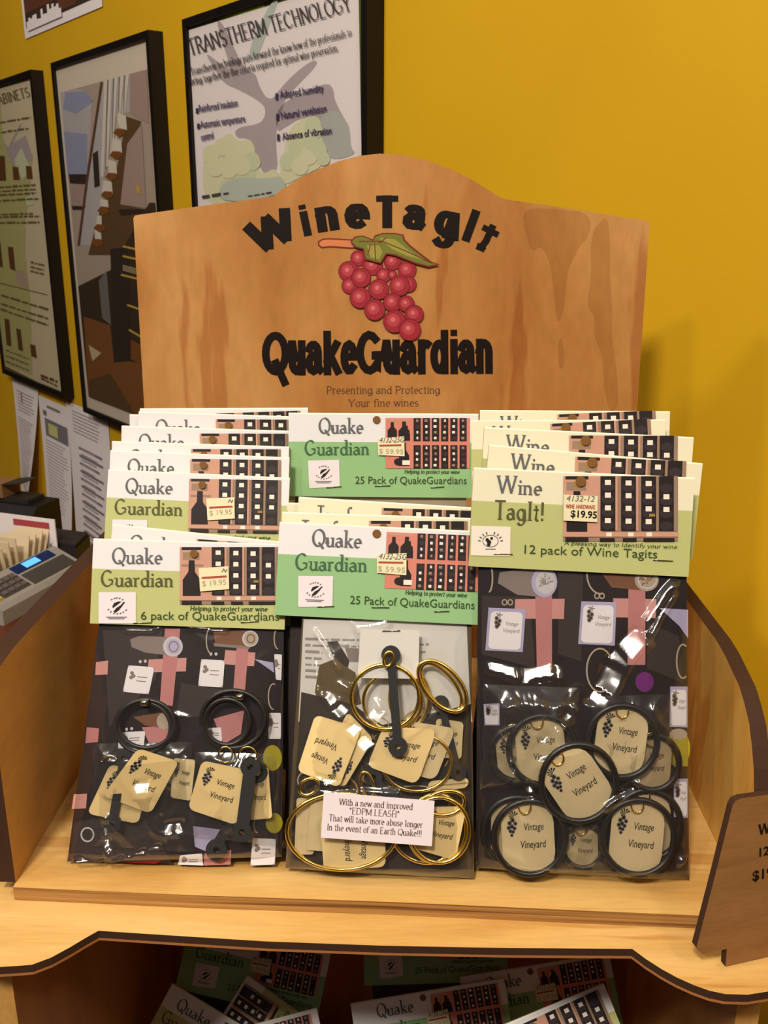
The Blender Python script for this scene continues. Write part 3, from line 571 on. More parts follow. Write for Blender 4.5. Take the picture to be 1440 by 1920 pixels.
def art_cabinets(a, b, mb):
    z1 = zoom(0, 120, 6); z2 = zoom(0, 420, 5.647); K = lambda p, m, l: in_box(mb, a, b, p, m, l)
    crop(b, mb, 'q_paper'); a.view = z1
    K([(-900, 560), (0, 200), (345, 100), (350, 180), (0, 275), (-900, 640)], 'q_strip', 1); K([(140, 160), (220, 140), (220, 215), (140, 235)], 'p_olive', 2); K([(220, 140), (320, 115), (320, 185), (220, 215)], 'p_brown', 2)
    K([(-300, 500), (0, 400), (40, 900), (160, 1100), (370, 1000), (340, 1400), (260, 1900), (-400, 1900)], 'q_wash', 1); K([(90, 940), (230, 660), (240, 690), (130, 900), (290, 800), (320, 900), (370, 1080), (150, 1150), (100, 1050), (30, 850)], 'p_vine', 2)
    K([(160, 1080), (240, 940), (290, 1060), (350, 1180), (260, 1300), (180, 1200)], 'p_lime', 3); K([(290, 1500), (370, 1480), (380, 1580), (300, 1600)], 'p_lime', 3)
    a.text('AGING CABINETS', 'serif', (-380, 560), (340, 365), 110, 'q_text', 5)
    for y0, y1, x1 in ((690, 610, 345), (800, 730, 330), (1380, 1370, 400), (1425, 1415, 400), (1465, 1460, 400), (1525, 1525, 430), (1670, 1690, 370), (1700, 1720, 450), (1760, 1790, 440)): a.scribble((-400, y0+40), (x1, y1), 24, 'q_text', 5, y0)
    for x0, x1, y0, y1 in ((-60, 50, 1030, 1310), (140, 205, 1155, 1300), (290, 350, 1145, 1290)): K([(x0, y0), (x1, y0+5), (x1+15, y1), (x0+10, y1)], 'q_thumb', 5)
    a.view = z2
    K([(-400, -100), (270, 40), (260, 300), (320, 800), (330, 1300), (340, 1600), (-400, 1300)], 'q_wash', 2); K([(160, 480), (260, 500), (300, 680), (180, 640)], 'q_pink', 3)
    for y0, y1 in ((410, 435), (460, 485), (505, 530)): a.scribble((320, y0), (465, y1+10), 20, 'q_text', 5, y0)
    for y0, y1 in ((760, 915), (850, 1010), (905, 1080)): a.scribble((-100, y0-30), (505, y1), 26, 'q_text', 5, y0)
    a.line([(-100, 600), (500, 750)], 8, 'q_text', 5)
    for p in ([(-60, 170), (0, 190), (28, 460), (-40, 430)], [(80, 240), (135, 245), (160, 495), (105, 470)], [(45, 1000), (95, 1010), (118, 1295), (70, 1280)], [(170, 1105), (215, 1115), (242, 1345), (195, 1330)], [(318, 1270), (370, 1285), (385, 1420), (330, 1395)]): K(p, 'q_thumb', 6)
    for y in (1340, 1400, 1460): a.scribble((60, y), (300, y+95), 16, 'q_text', 5, y)
    a.scribble((425, 1610), (600, 1680), 30, 'q_thumb', 6, 9); a.scribble((430, 1640), (600, 1720), 22, 'q_thumb', 6, 8)
    K([(-100, 1440), (50, 1500), (640, 1790), (640, 1850), (30, 1560), (-100, 1500)], 'q_strip', 7)  # lit brown face of the lower frame rail, painted into the print
frame_thing(1.520, 1.950, -.029, .6275, 'black framed poster of faded text on a yellow green wash above the pinned papers', art_cabinets)
# unframed picture at the top
WP = wall_plane(.0015)
def sheet(name, label, cat, s0, s1, z0, z1, art, group=None, curl=0, nx=6, ny=12, shift=None, skew=0, curl_side=0):
    """a sheet of paper on the wall, its lower edge standing off by curl; print rides on the same surface"""
    O = W0+WD*s1+V((0, 0, z0)); pl = Plane(O, -WD, (0, 0, 1)); e = empty(name, pl.mat()); tag(e, label, cat, group)
    w_, h_ = s1-s0, z1-z0
    Z = lambda x, y: .002+curl*(1-y/h_)**2*(.4+.6*(x/w_))+curl_side*(1-y/h_)*(x/w_)**2
    mb = MB(); vs = []; fs = []
    for j in range(ny+1):
        for i in range(nx+1): x = w_*i/nx; y = h_*j/ny; vs.append((x+skew*(1-y/h_)*(x/w_), y, Z(x, y)))
    for j in range(ny):
        for i in range(nx): k = j*(nx+1)+i; fs.append((k, k+1, k+nx+2, k+nx+1))
    mb.raw(vs, fs, 'white_paper', True)
    def put(x0, y0, x1, y1, mat, l=0):                      # a printed patch, in fractions of the sheet
        n = 4
        for q in range(n):
            ya = y0+(y1-y0)*q/n; yb = y0+(y1-y0)*(q+1)/n
            mb.face([((x)*w_+skew*(1-y)*x, y*h_, Z(x*w_, y*h_)+.0012+l*.0004) for x, y in ((x0, ya), (x1, ya), (x1, yb), (x0, yb))], mat)
    art(put); mb.build('paper', e); return e
def art_torn(put):
    put(.04, .05, 1, 1, 's_dark', 0); put(.05, .12, .5, .4, 'p_brown', 1); put(.5, .06, .72, .2, 'p_brown', 1); put(.08, .3, .2, .7, 's_mauve', 2); put(.72, .09, .8, .2, 'q_paper', 2); put(.3, .2, .34, .5, 's_tread', 2)
    r = random.Random(3)
    for i in range(16): put(.06+i*.03, .03, .09+i*.03, .065+r.random()*.05, 'white_paper', 3)
sheet('picture_print', 'unframed dark brown picture with torn white lower edge at the top of the wall', 'picture', 1.20, 1.600, .694, 1.05, art_torn)
flat('text_grey', (172, 162, 166), .7); flat('photo_grey', (120, 116, 124), .7); flat('text_dark', (128, 120, 128), .7)
def lines(put, y0, y1, n, x0, x1, seed, h=.007, mat='text_grey'):
    r = random.Random(seed)
    for i in range(n): y = y0+(y1-y0)*i/max(1, n-1); put(x0, y, x0+(x1-x0)*r.uniform(.72, 1), y+h, mat)
sheet('wall_paper_note', 'white printed page pinned leftmost below the faded poster', 'paper', 1.755, 1.952, -.385, -.045, lambda p: (lines(p, .78, .92, 7, .15, .9, 1), lines(p, .2, .72, 26, .12, .88, 2), p(.32, .84, .36, .92, 'text_dark')), 'papers pinned below the posters', .03, skew=-.05, curl_side=.03)
sheet('wall_paper_note', 'white printed page with a grey photo, pinned between two other papers', 'paper', 1.570, 1.762, -.365, -.060, lambda p: (p(.3, .93, .75, .95, 'text_dark'), p(.18, .70, .95, .84, 'photo_grey'), p(.3, .72, .62, .81, 'q_wash', 1), p(.14, .86, .26, .9, 'photo_grey'), lines(p, .12, .66, 22, .15, .92, 4)), 'papers pinned below the posters', .02)
sheet('wall_paper_note', 'white handwritten page pinned rightmost, beside the tag packages', 'paper', 1.335, 1.575, -.40, -.045, lambda p: (lines(p, .82, .95, 7, .15, .8, 5), lines(p, .12, .72, 13, .25, .85, 6, .016, 'text_dark'), lines(p, .12, .72, 19, .3, .7, 7, .01)), 'papers pinned below the posters', .02)

# ------------------------------------------------------------------ things on the counter at the left
CT = V((-.487, 1.19, 0)); CU = V((.3, .954, 0)); CV = V((-.954, .3, 0))
CM = Matrix(((CU.x, CV.x, 0, CT.x), (CU.y, CV.y, 0, CT.y), (0, 0, 1, -.1598), (0, 0, 0, 1)))     # a along the terminal, b to the left, z above the counter
for nm, c, r_ in [('machine_black', (22, 20, 20), .4), ('machine_dark', (44, 40, 40), .5), ('terminal_grey', (150, 146, 140), .35), ('terminal_dark', (70, 66, 62), .4), ('key_grey', (96, 90, 86), .5), ('key_red', (190, 50, 40), .5), ('key_yellow', (226, 190, 50), .5), ('key_green', (80, 150, 60), .5), ('tray_grey', (150, 138, 126), .5), ('index_card', (214, 196, 164), .6), ('red_stripe', (170, 70, 80), .6), ('kraft', (128, 92, 60), .7), ('teal', (120, 152, 150), .5)]: flat(nm, c, r_)
flat('screen_blue', (60, 120, 220), .3, emit=(90, 170, 255), estr=1.6); flat('screen_dark', (20, 40, 90), .3)
def counter_thing(name, a, b, z, label, cat, group=None, rot=0):
    e = empty(name, CM @ Matrix.Translation((a, b, z)) @ Matrix.Rotation(rot, 4, 'Z')); return tag(e, label, cat, group)
t = counter_thing('card_terminal', 0, .028, 0, 'grey card payment terminal with lit blue screen on the counter', 'card terminal')
prof = [(-.030, 0), (.030, 0), (.030, .040), (.022, .046), (-.024, .026), (-.030, .020)]
mb = MB(); mb.prism(prof, -.088, .088, 'terminal_grey', 'terminal_grey', lambda x, y, z: (z, x, y)); mb.build('body', t)
tz = lambda b: .026+(b+.024)*.4348
def top_patch(a0, a1, b0, b1, h): return lambda mb, mat: mb.raw([(a, b, tz(b)+q) for q in (0, h) for a, b in ((a0, b0), (a1, b0), (a1, b1), (a0, b1))], [(4, 5, 6, 7), (0, 1, 5, 4), (1, 2, 6, 5), (2, 3, 7, 6), (3, 0, 4, 7)], mat)
mb = MB(); top_patch(-.068, -.015, -.018, .012, .0008)(mb, 'terminal_dark'); kp = mb.build('keypad', t)
for i in range(3):
    for j in range(4): mb = MB(); top_patch(-.064+j*.0125, -.055+j*.0125, -.015+i*.009, -.009+i*.009, .003)(mb, 'key_grey'); mb.build('key', kp)
for i, k in enumerate(('key_yellow', 'key_green', 'key_red')): mb = MB(); top_patch(-.084, -.073, -.018+i*.010, -.010+i*.010, .004)(mb, k); o = mb.build('key', t); o['label'] = k[4:]+' key'
mb = MB(); top_patch(-.012, .070, .006, .020, .0012)(mb, 'screen_dark'); sc_ = mb.build('screen', t)
mb = MB(); top_patch(.010, .040, .008, .018, .0016)(mb, 'screen_blue'); o = mb.build('display_glow', sc_); o['label'] = 'lit blue display'
mb = MB(); top_patch(-.010, .080, -.020, .002, .001)(mb, 'terminal_dark'); mb.build('paper_cover', t)
t = counter_thing('card_tray', .04, .092, 0, 'grey open card tray behind the payment terminal', 'tray')
mb = MB(); mb.box((-.085, -.032, 0), (.058, .032, .006), 'tray_grey'); mb.box((-.085, -.032, .006), (.058, -.029, .040), 'tray_grey'); mb.box((-.085, .029, .006), (.058, .032, .045), 'tray_grey'); mb.box((.055, -.029, .006), (.058, .029, .045), 'tray_grey'); mb.box((-.085, -.029, .006), (-.082, .029, .040), 'tray_grey'); mb.build('tray_body', t)
for i in range(11):
    r = random.Random(i); x = -.078+i*.0112; tilt = -.35+i*.055+(.22 if i > 6 else 0)
    me = MB(); me.box((-.0009, -.026, 0), (.0009, .026, .062+r.random()*.008), 'index_card')
    e = me.build('index_card', None, CM @ Matrix.Translation((.04+x, .092, .0065)) @ Matrix.Rotation(tilt, 4, 'Y'))
    tag(e, 'cream index cards standing fanned in the grey tray behind the payment terminal', 'card', 'index cards in the tray')
t = counter_thing('form_sheet', .101, .13, 0, 'white form with a red stripe standing behind the index cards', 'form')
mb = MB(); mb.box((-.001, -.075, 0), (.001, .12, .082), 'white_paper'); mb.box((-.0014, -.065, .066), (-.0009, .0, .076), 'red_stripe'); mb.build('sheet', t)
t = counter_thing('storage_box', .1375, .17, 0, 'low black open box beside the index cards', 'box')
mb = MB(); mb.prism([(-.03, -.143), (.028, -.125), (.028, .13), (-.03, .13)], 0, .038, 'machine_black', 'machine_dark'); mb.build('box_body', t)
mb = MB(); mb.prism([(-.028, -.140), (.026, -.123), (.026, .12), (-.028, .12)], .0381, .043, 'machine_dark'); mb.build('lid', t)
t = counter_thing('receipt_printer', .205, .30, 0, 'bulky black printer on the counter below the pinned papers', 'printer')
mb = MB(); mb.prism([(-.035, 0), (.035, 0), (.035, .066), (-.020, .066), (-.035, .055)], -.145, .15, 'machine_black', 'machine_black', lambda x, y, z: (x, z, y)); mb.build('body', t)
mb = MB(); mb.box((-.012, -.12, .0662), (.03, .12, .0725), 'machine_dark'); mb.build('paper_lid', t)
mb = MB(); mb.box((-.0365, -.12, .015), (-.0352, .10, .035), 'machine_dark'); mb.build('paper_slot', t)
t = counter_thing('cardboard_box', .21, .325, .0728, 'small brown cardboard box with a dark flap on top of the black printer', 'box')
mb = MB(); mb.box((-.02, -.10, 0), (.022, .10, .022), 'kraft'); mb.build('box_body', t)
mb = MB(); mb.raw([(-.02, -.10, .022), (.022, -.10, .022), (.026, -.135, .026), (-.016, -.135, .026), (-.02, -.10, .0235), (.022, -.10, .0235), (.026, -.135, .0275), (-.016, -.135, .0275)], [(0, 1, 2, 3), (7, 6, 5, 4), (0, 4, 5, 1), (1, 5, 6, 2), (2, 6, 7, 3), (3, 7, 4, 0)], 'machine_dark'); o = mb.build('flap', t); o['label'] = 'dark flap'

# ------------------------------------------------------------------ tag packages: each a header card stapled over a clear bag
KIND = {'six': (.1115, .0478), 'twentyfive': (.1187, .0518), 'twelve': (.1200, .0535), 'spare': (.1115, .0478)}     # card width and height
class Pack:
    """where one package stands: its card's upper left corner in view, the tilt of its upper edge, its distance and where its foot rests"""
    def __init__(s, kind, tl, ang, Z, yb, floor=0., lift=.0012):
        s.kind = kind; W, H = KIND[kind]; TL = at_depth(tl[0], tl[1], Z); rho = -math.radians(ang)
        for _ in range(4):
            alpha = math.atan2(TL.y-yb, TL.z-floor)
            ey0 = V((0, math.sin(alpha), math.cos(alpha))); ex0 = V((1, 0, 0))
            ex = ex0*math.cos(rho)+ey0*math.sin(rho); ey = ey0*math.cos(rho)-ex0*math.sin(rho)
            L = (TL.z-floor-lift+min(0, W*ex.z))/ey.z
        s.W, s.H, s.L = W, H, L; s.O = TL+ex*(W/2)-ey*L; s.pl = Plane(s.O, ex, ey); s.top = Plane(s.O+ey*L, ex, ey); s.floor = floor
PACKS = {
 # left stack, nearest first
 'h': Pack('six', (175, 1012), .9, .535, .4370), 'g': Pack('six', (211, 985), 5.2, .547, .4600), 'f': Pack('six', (203, 882), 2.0, .571, .4740), 'e': Pack('six', (207, 846), 1.7, .579, .4900), 'd': Pack('six', (210, 829), 1.2, .586, .5050),
 'c': Pack('six', (228, 800), 1.2, .594, .5200), 'b': Pack('six', (260, 773), 1.4, .602, .5350), 'bb': Pack('six', (243, 779), .5, .609, .5480), 'a': Pack('six', (262, 768), -.8, .617, .5600),
 # middle stack
 'l': Pack('twentyfive', (524, 981), 1.9, .528, .4325), 'm': Pack('spare', (529, 962), 1.2, .5365, .4520), 'k': Pack('spare', (553, 963), 1.8, .549, .4700), 'j': Pack('spare', (560, 934), 2.8, .559, .4850), 'jj': Pack('spare', (538, 945), 1.0, .567, .4980), 'i': Pack('twentyfive', (541, 776), -.2, .585, .5250),
 # right stack
 'r': Pack('twelve', (888, 879), 2.0, .510, .4360), 'p': Pack('twelve', (917, 836), 4.4, .526, .4560), 'o': Pack('twelve', (908, 803), 2.2, .538, .4720), 'n': Pack('twelve', (884, 790), -.8, .582, .5080), 'mm': Pack('twelve', (900, 771), -.2, .594, .5260),
}
def card_base(kind, lower, upper, art):
    W, H = KIND[kind]; mb = MB(); n = 8
    split = art if isinstance(art, float) else .52
    def Zb(y): return 0
    # folded card: front leaf in two colours, fold along the top, back leaf
    mb.face([(-W/2, -H, 0), (W/2, -H, 0), (W/2, -H*split, 0), (-W/2, -H*split, 0)], lower)
    mb.face([(-W/2, -H*split, 0), (W/2, -H*split, 0), (W/2, 0, 0), (-W/2, 0, 0)], upper)
    fold = [(0, 0), (.0007, -.0006), (.0008, -.0016), (.0006, -.0027), (0, -.0034)]
    for (y0, z0), (y1, z1) in zip(fold, fold[1:]): mb.face([(-W/2, y0, z0), (W/2, y0, z0), (W/2, y1, z1), (-W/2, y1, z1)], 'card_edge')
    mb.face([(W/2, -H, -.0034), (-W/2, -H, -.0034), (-W/2, 0, -.0034), (W/2, 0, -.0034)], 'card_edge')
    mb.face([(-W/2, -H, -.0007), (W/2, -H, -.0007), (W/2, -H, 0), (-W/2, -H, 0)], 'card_edge')
    mb.face([(W/2, -H, -.0007), (-W/2, -H, -.0007), (-W/2, 0, -.0007), (W/2, 0, -.0007)], 'card_edge')
    mb.face([(-W/2, -H, -.0034), (W/2, -H, -.0034), (W/2, -H, -.0028), (-W/2, -H, -.0028)], 'card_edge')
    for sx in (-1, 1):
        for za, zb in ((-.0007, 0), (-.0034, -.0028)): mb.face([(sx*W/2, -H, za), (sx*W/2, -H, zb), (sx*W/2, 0, zb), (sx*W/2, 0, za)], 'card_edge')
    return mb
def bottle(a, x, y, w_, h_, mat, lay):
    """bottle outline standing on (x, y), drawn upwards"""
    a.poly([(x-w_/2, y), (x+w_/2, y), (x+w_/2, y-h_*.45), (x+w_*.18, y-h_*.68), (x+w_*.16, y-h_), (x-w_*.16, y-h_), (x-w_*.18, y-h_*.68), (x-w_/2, y-h_*.45)], mat, lay)
def logo_print(a, cx, cy, k):
    for p in ([(-12, -2), (-8, -10), (4, -14), (10, -13), (2, -7), (-6, -1), (-11, 3)], [(-10, 12), (-2, 2), (8, -4), (16, -13), (19, -12), (12, -2), (4, 8), (-4, 14)], ): a.poly([(cx+x*k, cy+y*k) for x, y in p], 'print_black', 3)
    for i, (x, y, h) in enumerate([(-16, -17, 6), (-9, -20, 5), (-3, -21, 6), (4, -20, 6), (11, -17, 5), (-24, 8, 6), (-18, 13, 5), (-10, 17, 5), (-2, 18, 5), (6, 17, 5), (13, 14, 5), (20, 9, 6)]): a.line([(cx+x*k, cy+y*k), (cx+(x+4)*k, cy+(y-h*.5)*k)], 2.6*k, 'grey_ink', 3)
    a.line([(cx-27*k, cy+25*k), (cx+24*k, cy+25*k)], 2*k, 'grey_ink', 3); a.line([(cx-22*k, cy+29*k), (cx+18*k, cy+29*k)], 2*k, 'grey_ink', 3)
def tag_logo(a, cx, cy, k):
    a.ring(cx, cy, 21*k, 16*k, 1.8*k, 'grey_ink', 3)
    for x, y, r in ((-9, -3, 5), (-4, 3, 6), (-5, 10, 5), (3, -7, 4)): a.ellipse(cx+x*k, cy+y*k, r*k, r*k, 'print_black', 3, n=9)
    for i in range(9):
        t = math.radians(-170+i*20); x, y = cx+30*k*math.cos(t), cy+4*k+26*k*math.sin(t)
        if i not in (4,): a.line([(x-3*k*math.cos(t), y-3*k*math.sin(t)), (x+4*k*math.cos(t), y+4*k*math.sin(t))], 3.4*k, 'grey_ink', 3)
    a.line([(cx-14*k, cy+22*k), (cx+14*k, cy+22*k)], 2*k, 'grey_ink', 3)
def rack_photo(a, x0, y0, x1, y1, seed=1):
    """photograph of a wine rack: one bottle at the left, four dark columns hung with white tags"""
    X = lambda u: x0+(x1-x0)*u; Y = lambda v: y0+(y1-y0)*v
    R = lambda u0, v0, u1, v1, m, l: a.poly([(X(u0), Y(v1)), (X(u1), Y(v1)), (X(u1), Y(v0)), (X(u0), Y(v0))], m, l)
    R(0, 0, 1, 1, 'print_taupe', 1); R(0, 0, .27, .93, 'print_pink', 2); R(.02, 0, .22, .05, 'print_black', 3); R(.03, .09, .2, .22, 'print_taupe', 3); R(.02, .30, .24, .34, 'print_taupe', 3)
    a.ellipse(X(.13), Y(.12), (x1-x0)*.045, (y1-y0)*.055, 'print_gold', 4)
    bottle(a, X(.12), Y(.85), (x1-x0)*.18, (y1-y0)*.62, 'print_black', 5)
    R(.27, 0, .34, .93, 'print_pink', 2)
    for c, u in enumerate((.39, .57, .745, .90)):
        R(u-.065, 0, u+.065, .84, 'print_black', 4); R(u+.065, .0, u+.085, .84, 'print_pink' if c < 2 else 'print_taupe', 4)
        for r in range(4):
            v = .10+r*.195+c*.008
            a.ellipse(X(u), Y(v+.06), (x1-x0)*.058, (y1-y0)*.075, 'print_navy', 5, n=10)
            if c == 3 and r in (0, 3): continue
            R(u-.026, v-.042, u+.026, v+.035, 'print_white', 7)
    R(0, .86, 1, .93, 'print_pink', 6)
    for u in (.40, .59, .75): R(u-.024, .865, u+.024, .925, 'print_white', 7)
    R(.02, .94, .22, 1, 'print_black', 6); R(.32, .95, .45, 1, 'print_black', 6); R(.52, .95, .64, 1, 'print_black', 6); R(.70, .95, .97, 1, 'print_black', 6)
    R(.75, .58, .80, .62, 'print_gold', 8)
def crate_photo(a, x0, y0, x1, y1):
    """photograph of a pink rack: two rows of six dark columns, three bottles at the left"""
    X = lambda u: x0+(x1-x0)*u; Y = lambda v: y0+(y1-y0)*v
    R = lambda u0, v0, u1, v1, m, l: a.poly([(X(u0), Y(v1)), (X(u1), Y(v1)), (X(u1), Y(v0)), (X(u0), Y(v0))], m, l)
    R(0, 0, 1, 1, 'print_salmon', 1); R(.02, .02, .28, .05, 'print_pink', 2)
    bottle(a, X(.08), Y(.38), (x1-x0)*.11, (y1-y0)*.30, 'print_black', 3); bottle(a, X(.22), Y(.40), (x1-x0)*.13, (y1-y0)*.33, 'print_black', 3); bottle(a, X(.25), Y(.45), (x1-x0)*.08, (y1-y0)*.3, 'print_black', 3)
    bottle(a, X(.22), Y(.95), (x1-x0)*.12, (y1-y0)*.46, 'print_black', 3); a.ellipse(X(.15), Y(.87), (x1-x0)*.05, (y1-y0)*.07, 'print_black', 4); R(.20, .84, .29, .93, 'print_white', 5)
    r_ = random.Random(5)
    for c in range(6):
        u = .375+c*.109
        for v0, v1 in ((0, .46), (.54, 1)):
            R(u-.042, v0, u+.042, v1, 'print_black', 3)
            for q in range(4):
                v = v0+.05+q*.115
                a.ellipse(X(u+.008), Y(v+.01), (x1-x0)*.032, (y1-y0)*.042, 'print_navy', 4, n=9)
                if r_.random() < .8: R(u-.016+r_.uniform(-.008, .01), v-.022, u+.012, v+.026, 'print_white' if r_.random() < .7 else 'print_taupe', 5)
def sub_art(plane, view, name, parent, z0, fn, label=None):
    mb = MB(); fn(Art(mb, plane, view, .00009, z0)); o = mb.build(name, parent)
    if label: o['label'] = label
    return o
def staple_mesh(p0, p1):
    mb = MB(); mb.tube([(*p0, -.0002), (*p0, .0004), (*p1, .0004), (*p1, -.0002)], .00035, 'steel', k=6); return mb
proto = {}
def card_parts(kind):
    """meshes of one kind of header card and what is printed or stuck on it, made once and shared"""
    if kind in proto: return proto[kind]
    W, H = KIND[kind]; out = []
    def sub(name, fn, pk, view, z0): mb = MB(); fn(Art(mb, PACKS[pk].top, view, .00009, z0)); out.append((name, mb.mesh(name)))
    def staples(pk, view, prs):
        for p0, p1 in prs: mb = staple_mesh(PACKS[pk].top.px(*view(*p0)), PACKS[pk].top.px(*view(*p1))); out.append(('staple', mb.mesh('staple')))
    if kind in ('six', 'spare'):
        v = zoom(160, 740, 3.4286); mb = card_base(kind, 'lime', 'lilac_card' if kind == 'six' else 'cream_card', .345); a = Art(mb, PACKS['h'].top, v, .00009, .0002)
        a.poly([(1245, 960), (1245, 1130), (1340, 1130), (1340, 960)], 'cream_card', 0) if False else None
        if kind == 'six':
            a.text('Quake', 'deco', (172, 1085), (495, 1086), 100, 'grey_ink', 3, X=.52); a.text('Guardian', 'deco', (100, 1230), (565, 1234), 100, 'olive_ink', 3, X=.52)
            a.text('6 pack of QuakeGuardians', 'sans', (357, 1446), (1245, 1452), 52, 'dark_green_ink', 3)
        else:
            a.text('Tags for', 'deco', (172, 1078), (470, 1086), 100, 'grey_ink', 3, X=.52); a.text('Guardian', 'deco', (100, 1230), (565, 1234), 100, 'olive_ink', 3, X=.52)
        a.text('Helping to protect your wine', 'serifbold', (672, 1388), (1170, 1392), 30, 'dark_green_ink', 3, shear=.12)
        a.ellipse(698, 1022, 26, 26, 'hole_dark', 16)
        out.append(('header_card', mb.mesh('header_card')))
        sub('printed_photo', lambda a: rack_photo(a, 607, 980, 1240, 1348), 'h', v, .0003)
        sub('logo_label', lambda a: (a.rect(85, 1270, 325, 1470, 'label_lilac', 1), logo_print(a, 205, 1365, 2.6)), 'h', v, .0003)
        if kind == 'six':
            def st_(a):
                a.poly([(738, 1265), (925, 1250), (920, 1103), (728, 1116)], 'price_cream', 1); a.line([(748, 1178), (908, 1168)], 13, 'red_ink', 3)
                a.text('$ 19.95', 'sans', (752, 1232), (905, 1220), 34, 'pale_ink', 3); a.line([(878, 1140), (890, 1120), (900, 1140), (910, 1122)], 6, 'grey_ink', 3)
            sub('price_sticker', st_, 'h', v, .0016)
        staples('h', v, [((310, 1470), (425, 1466)), ((1000, 1465), (1115, 1458))])
    elif kind == 'twentyfive':
        v = zoom(500, 740, 3.4286); mb = card_base(kind, 'mint', 'lilac_card', .335); a = Art(mb, PACKS['i'].top, v, .00009, .0002)
        a.text('Quake', 'deco', (335, 247), (622, 247), 96, 'grey_ink', 3, X=.52); a.text('Guardian', 'deco', (245, 387), (660, 384), 92, 'green_ink', 3, X=.52)
        a.text('25 Pack of QuakeGuardians', 'sans', (570, 572), (1285, 574), 46, 'dark_green_ink', 3); a.text('Helping to protect your wine', 'serifbold', (885, 505), (1240, 508), 24, 'dark_green_ink', 3, shear=.1)
        a.ellipse(707, 162, 25, 25, 'hole_dark', 4)
        out.append(('header_card', mb.mesh('header_card')))
        sub('printed_photo', lambda a: crate_photo(a, 764, 150, 1306, 474), 'i', v, .0003)
        sub('logo_label', lambda a: (a.poly([(274, 602), (470, 592), (466, 418), (266, 424)], 'label_lilac', 1), logo_print(a, 368, 506, 2.1)), 'i', v, .0003)
        def st_(a):
            a.poly([(717, 388), (887, 396), (884, 268), (714, 280)], 'price_cream', 1); a.text('4132-25G', 'sans', (722, 308), (880, 306), 34, 'grey_ink', 3, shear=.3); a.line([(724, 327), (866, 324)], 11, 'red_ink', 3); a.text('$ 59.95', 'sans', (722, 378), (878, 382), 30, 'pale_ink', 3)
        sub('price_sticker', st_, 'i', v, .0012)
        staples('i', v, [((385, 598), (480, 590)), ((695, 588), (795, 585)), ((1055, 598), (1140, 592))])
    else:
        v = zoom(860, 740, 2.88); mb = card_base(kind, 'lime', 'cream_card', .325); a = Art(mb, PACKS['r'].top, v, .00009, .0002)
        a.text('W', 'deco', (210, 530), (310, 532), 92, 'grey_ink', 3); a.text('ine', 'deco', (320, 536), (450, 541), 92, 'grey_ink', 3, X=.5)
        a.text('TagIt!', 'deco', (190, 670), (462, 680), 98, 'olive_ink', 3, X=.58)
        a.text('A pleasing way to Identify your wine', 'serifbold', (570, 810), (1180, 832), 21, 'dark_green_ink', 3, shear=.1); a.text('12 pack of Wine Tagits', 'sans', (355, 857), (1072, 884), 46, 'dark_green_ink', 3)
        a.ellipse(660, 468, 28, 28, 'hole_dark', 16)
        out.append(('header_card', mb.mesh('header_card')))
        sub('printed_photo', lambda a: rack_photo(a, 564, 440, 1184, 792), 'r', v, .0003)
        sub('logo_label', lambda a: (a.poly([(65, 868), (278, 872), (281, 714), (70, 707)], 'print_white', 1), tag_logo(a, 172, 790, 2.0)), 'r', v, .0003)
        def st_(a):
            a.poly([(566, 680), (748, 688), (752, 548), (568, 540)], 'price_cream', 1); a.text('4132-12', 'sans', (580, 574), (732, 578), 30, 'grey_ink', 3, shear=.2)
            a.text('WINE HARDWARE', 'serifbold', (580, 612), (740, 618), 20, 'red_ink', 3); a.text('$19.95', 'sansbold', (604, 660), (746, 668), 36, 'ink', 3)
        sub('price_sticker', st_, 'r', v, .0016)
        staples('r', v, [((188, 862), (290, 862)), ((1050, 893), (1155, 898))])
    proto[kind] = out; return out
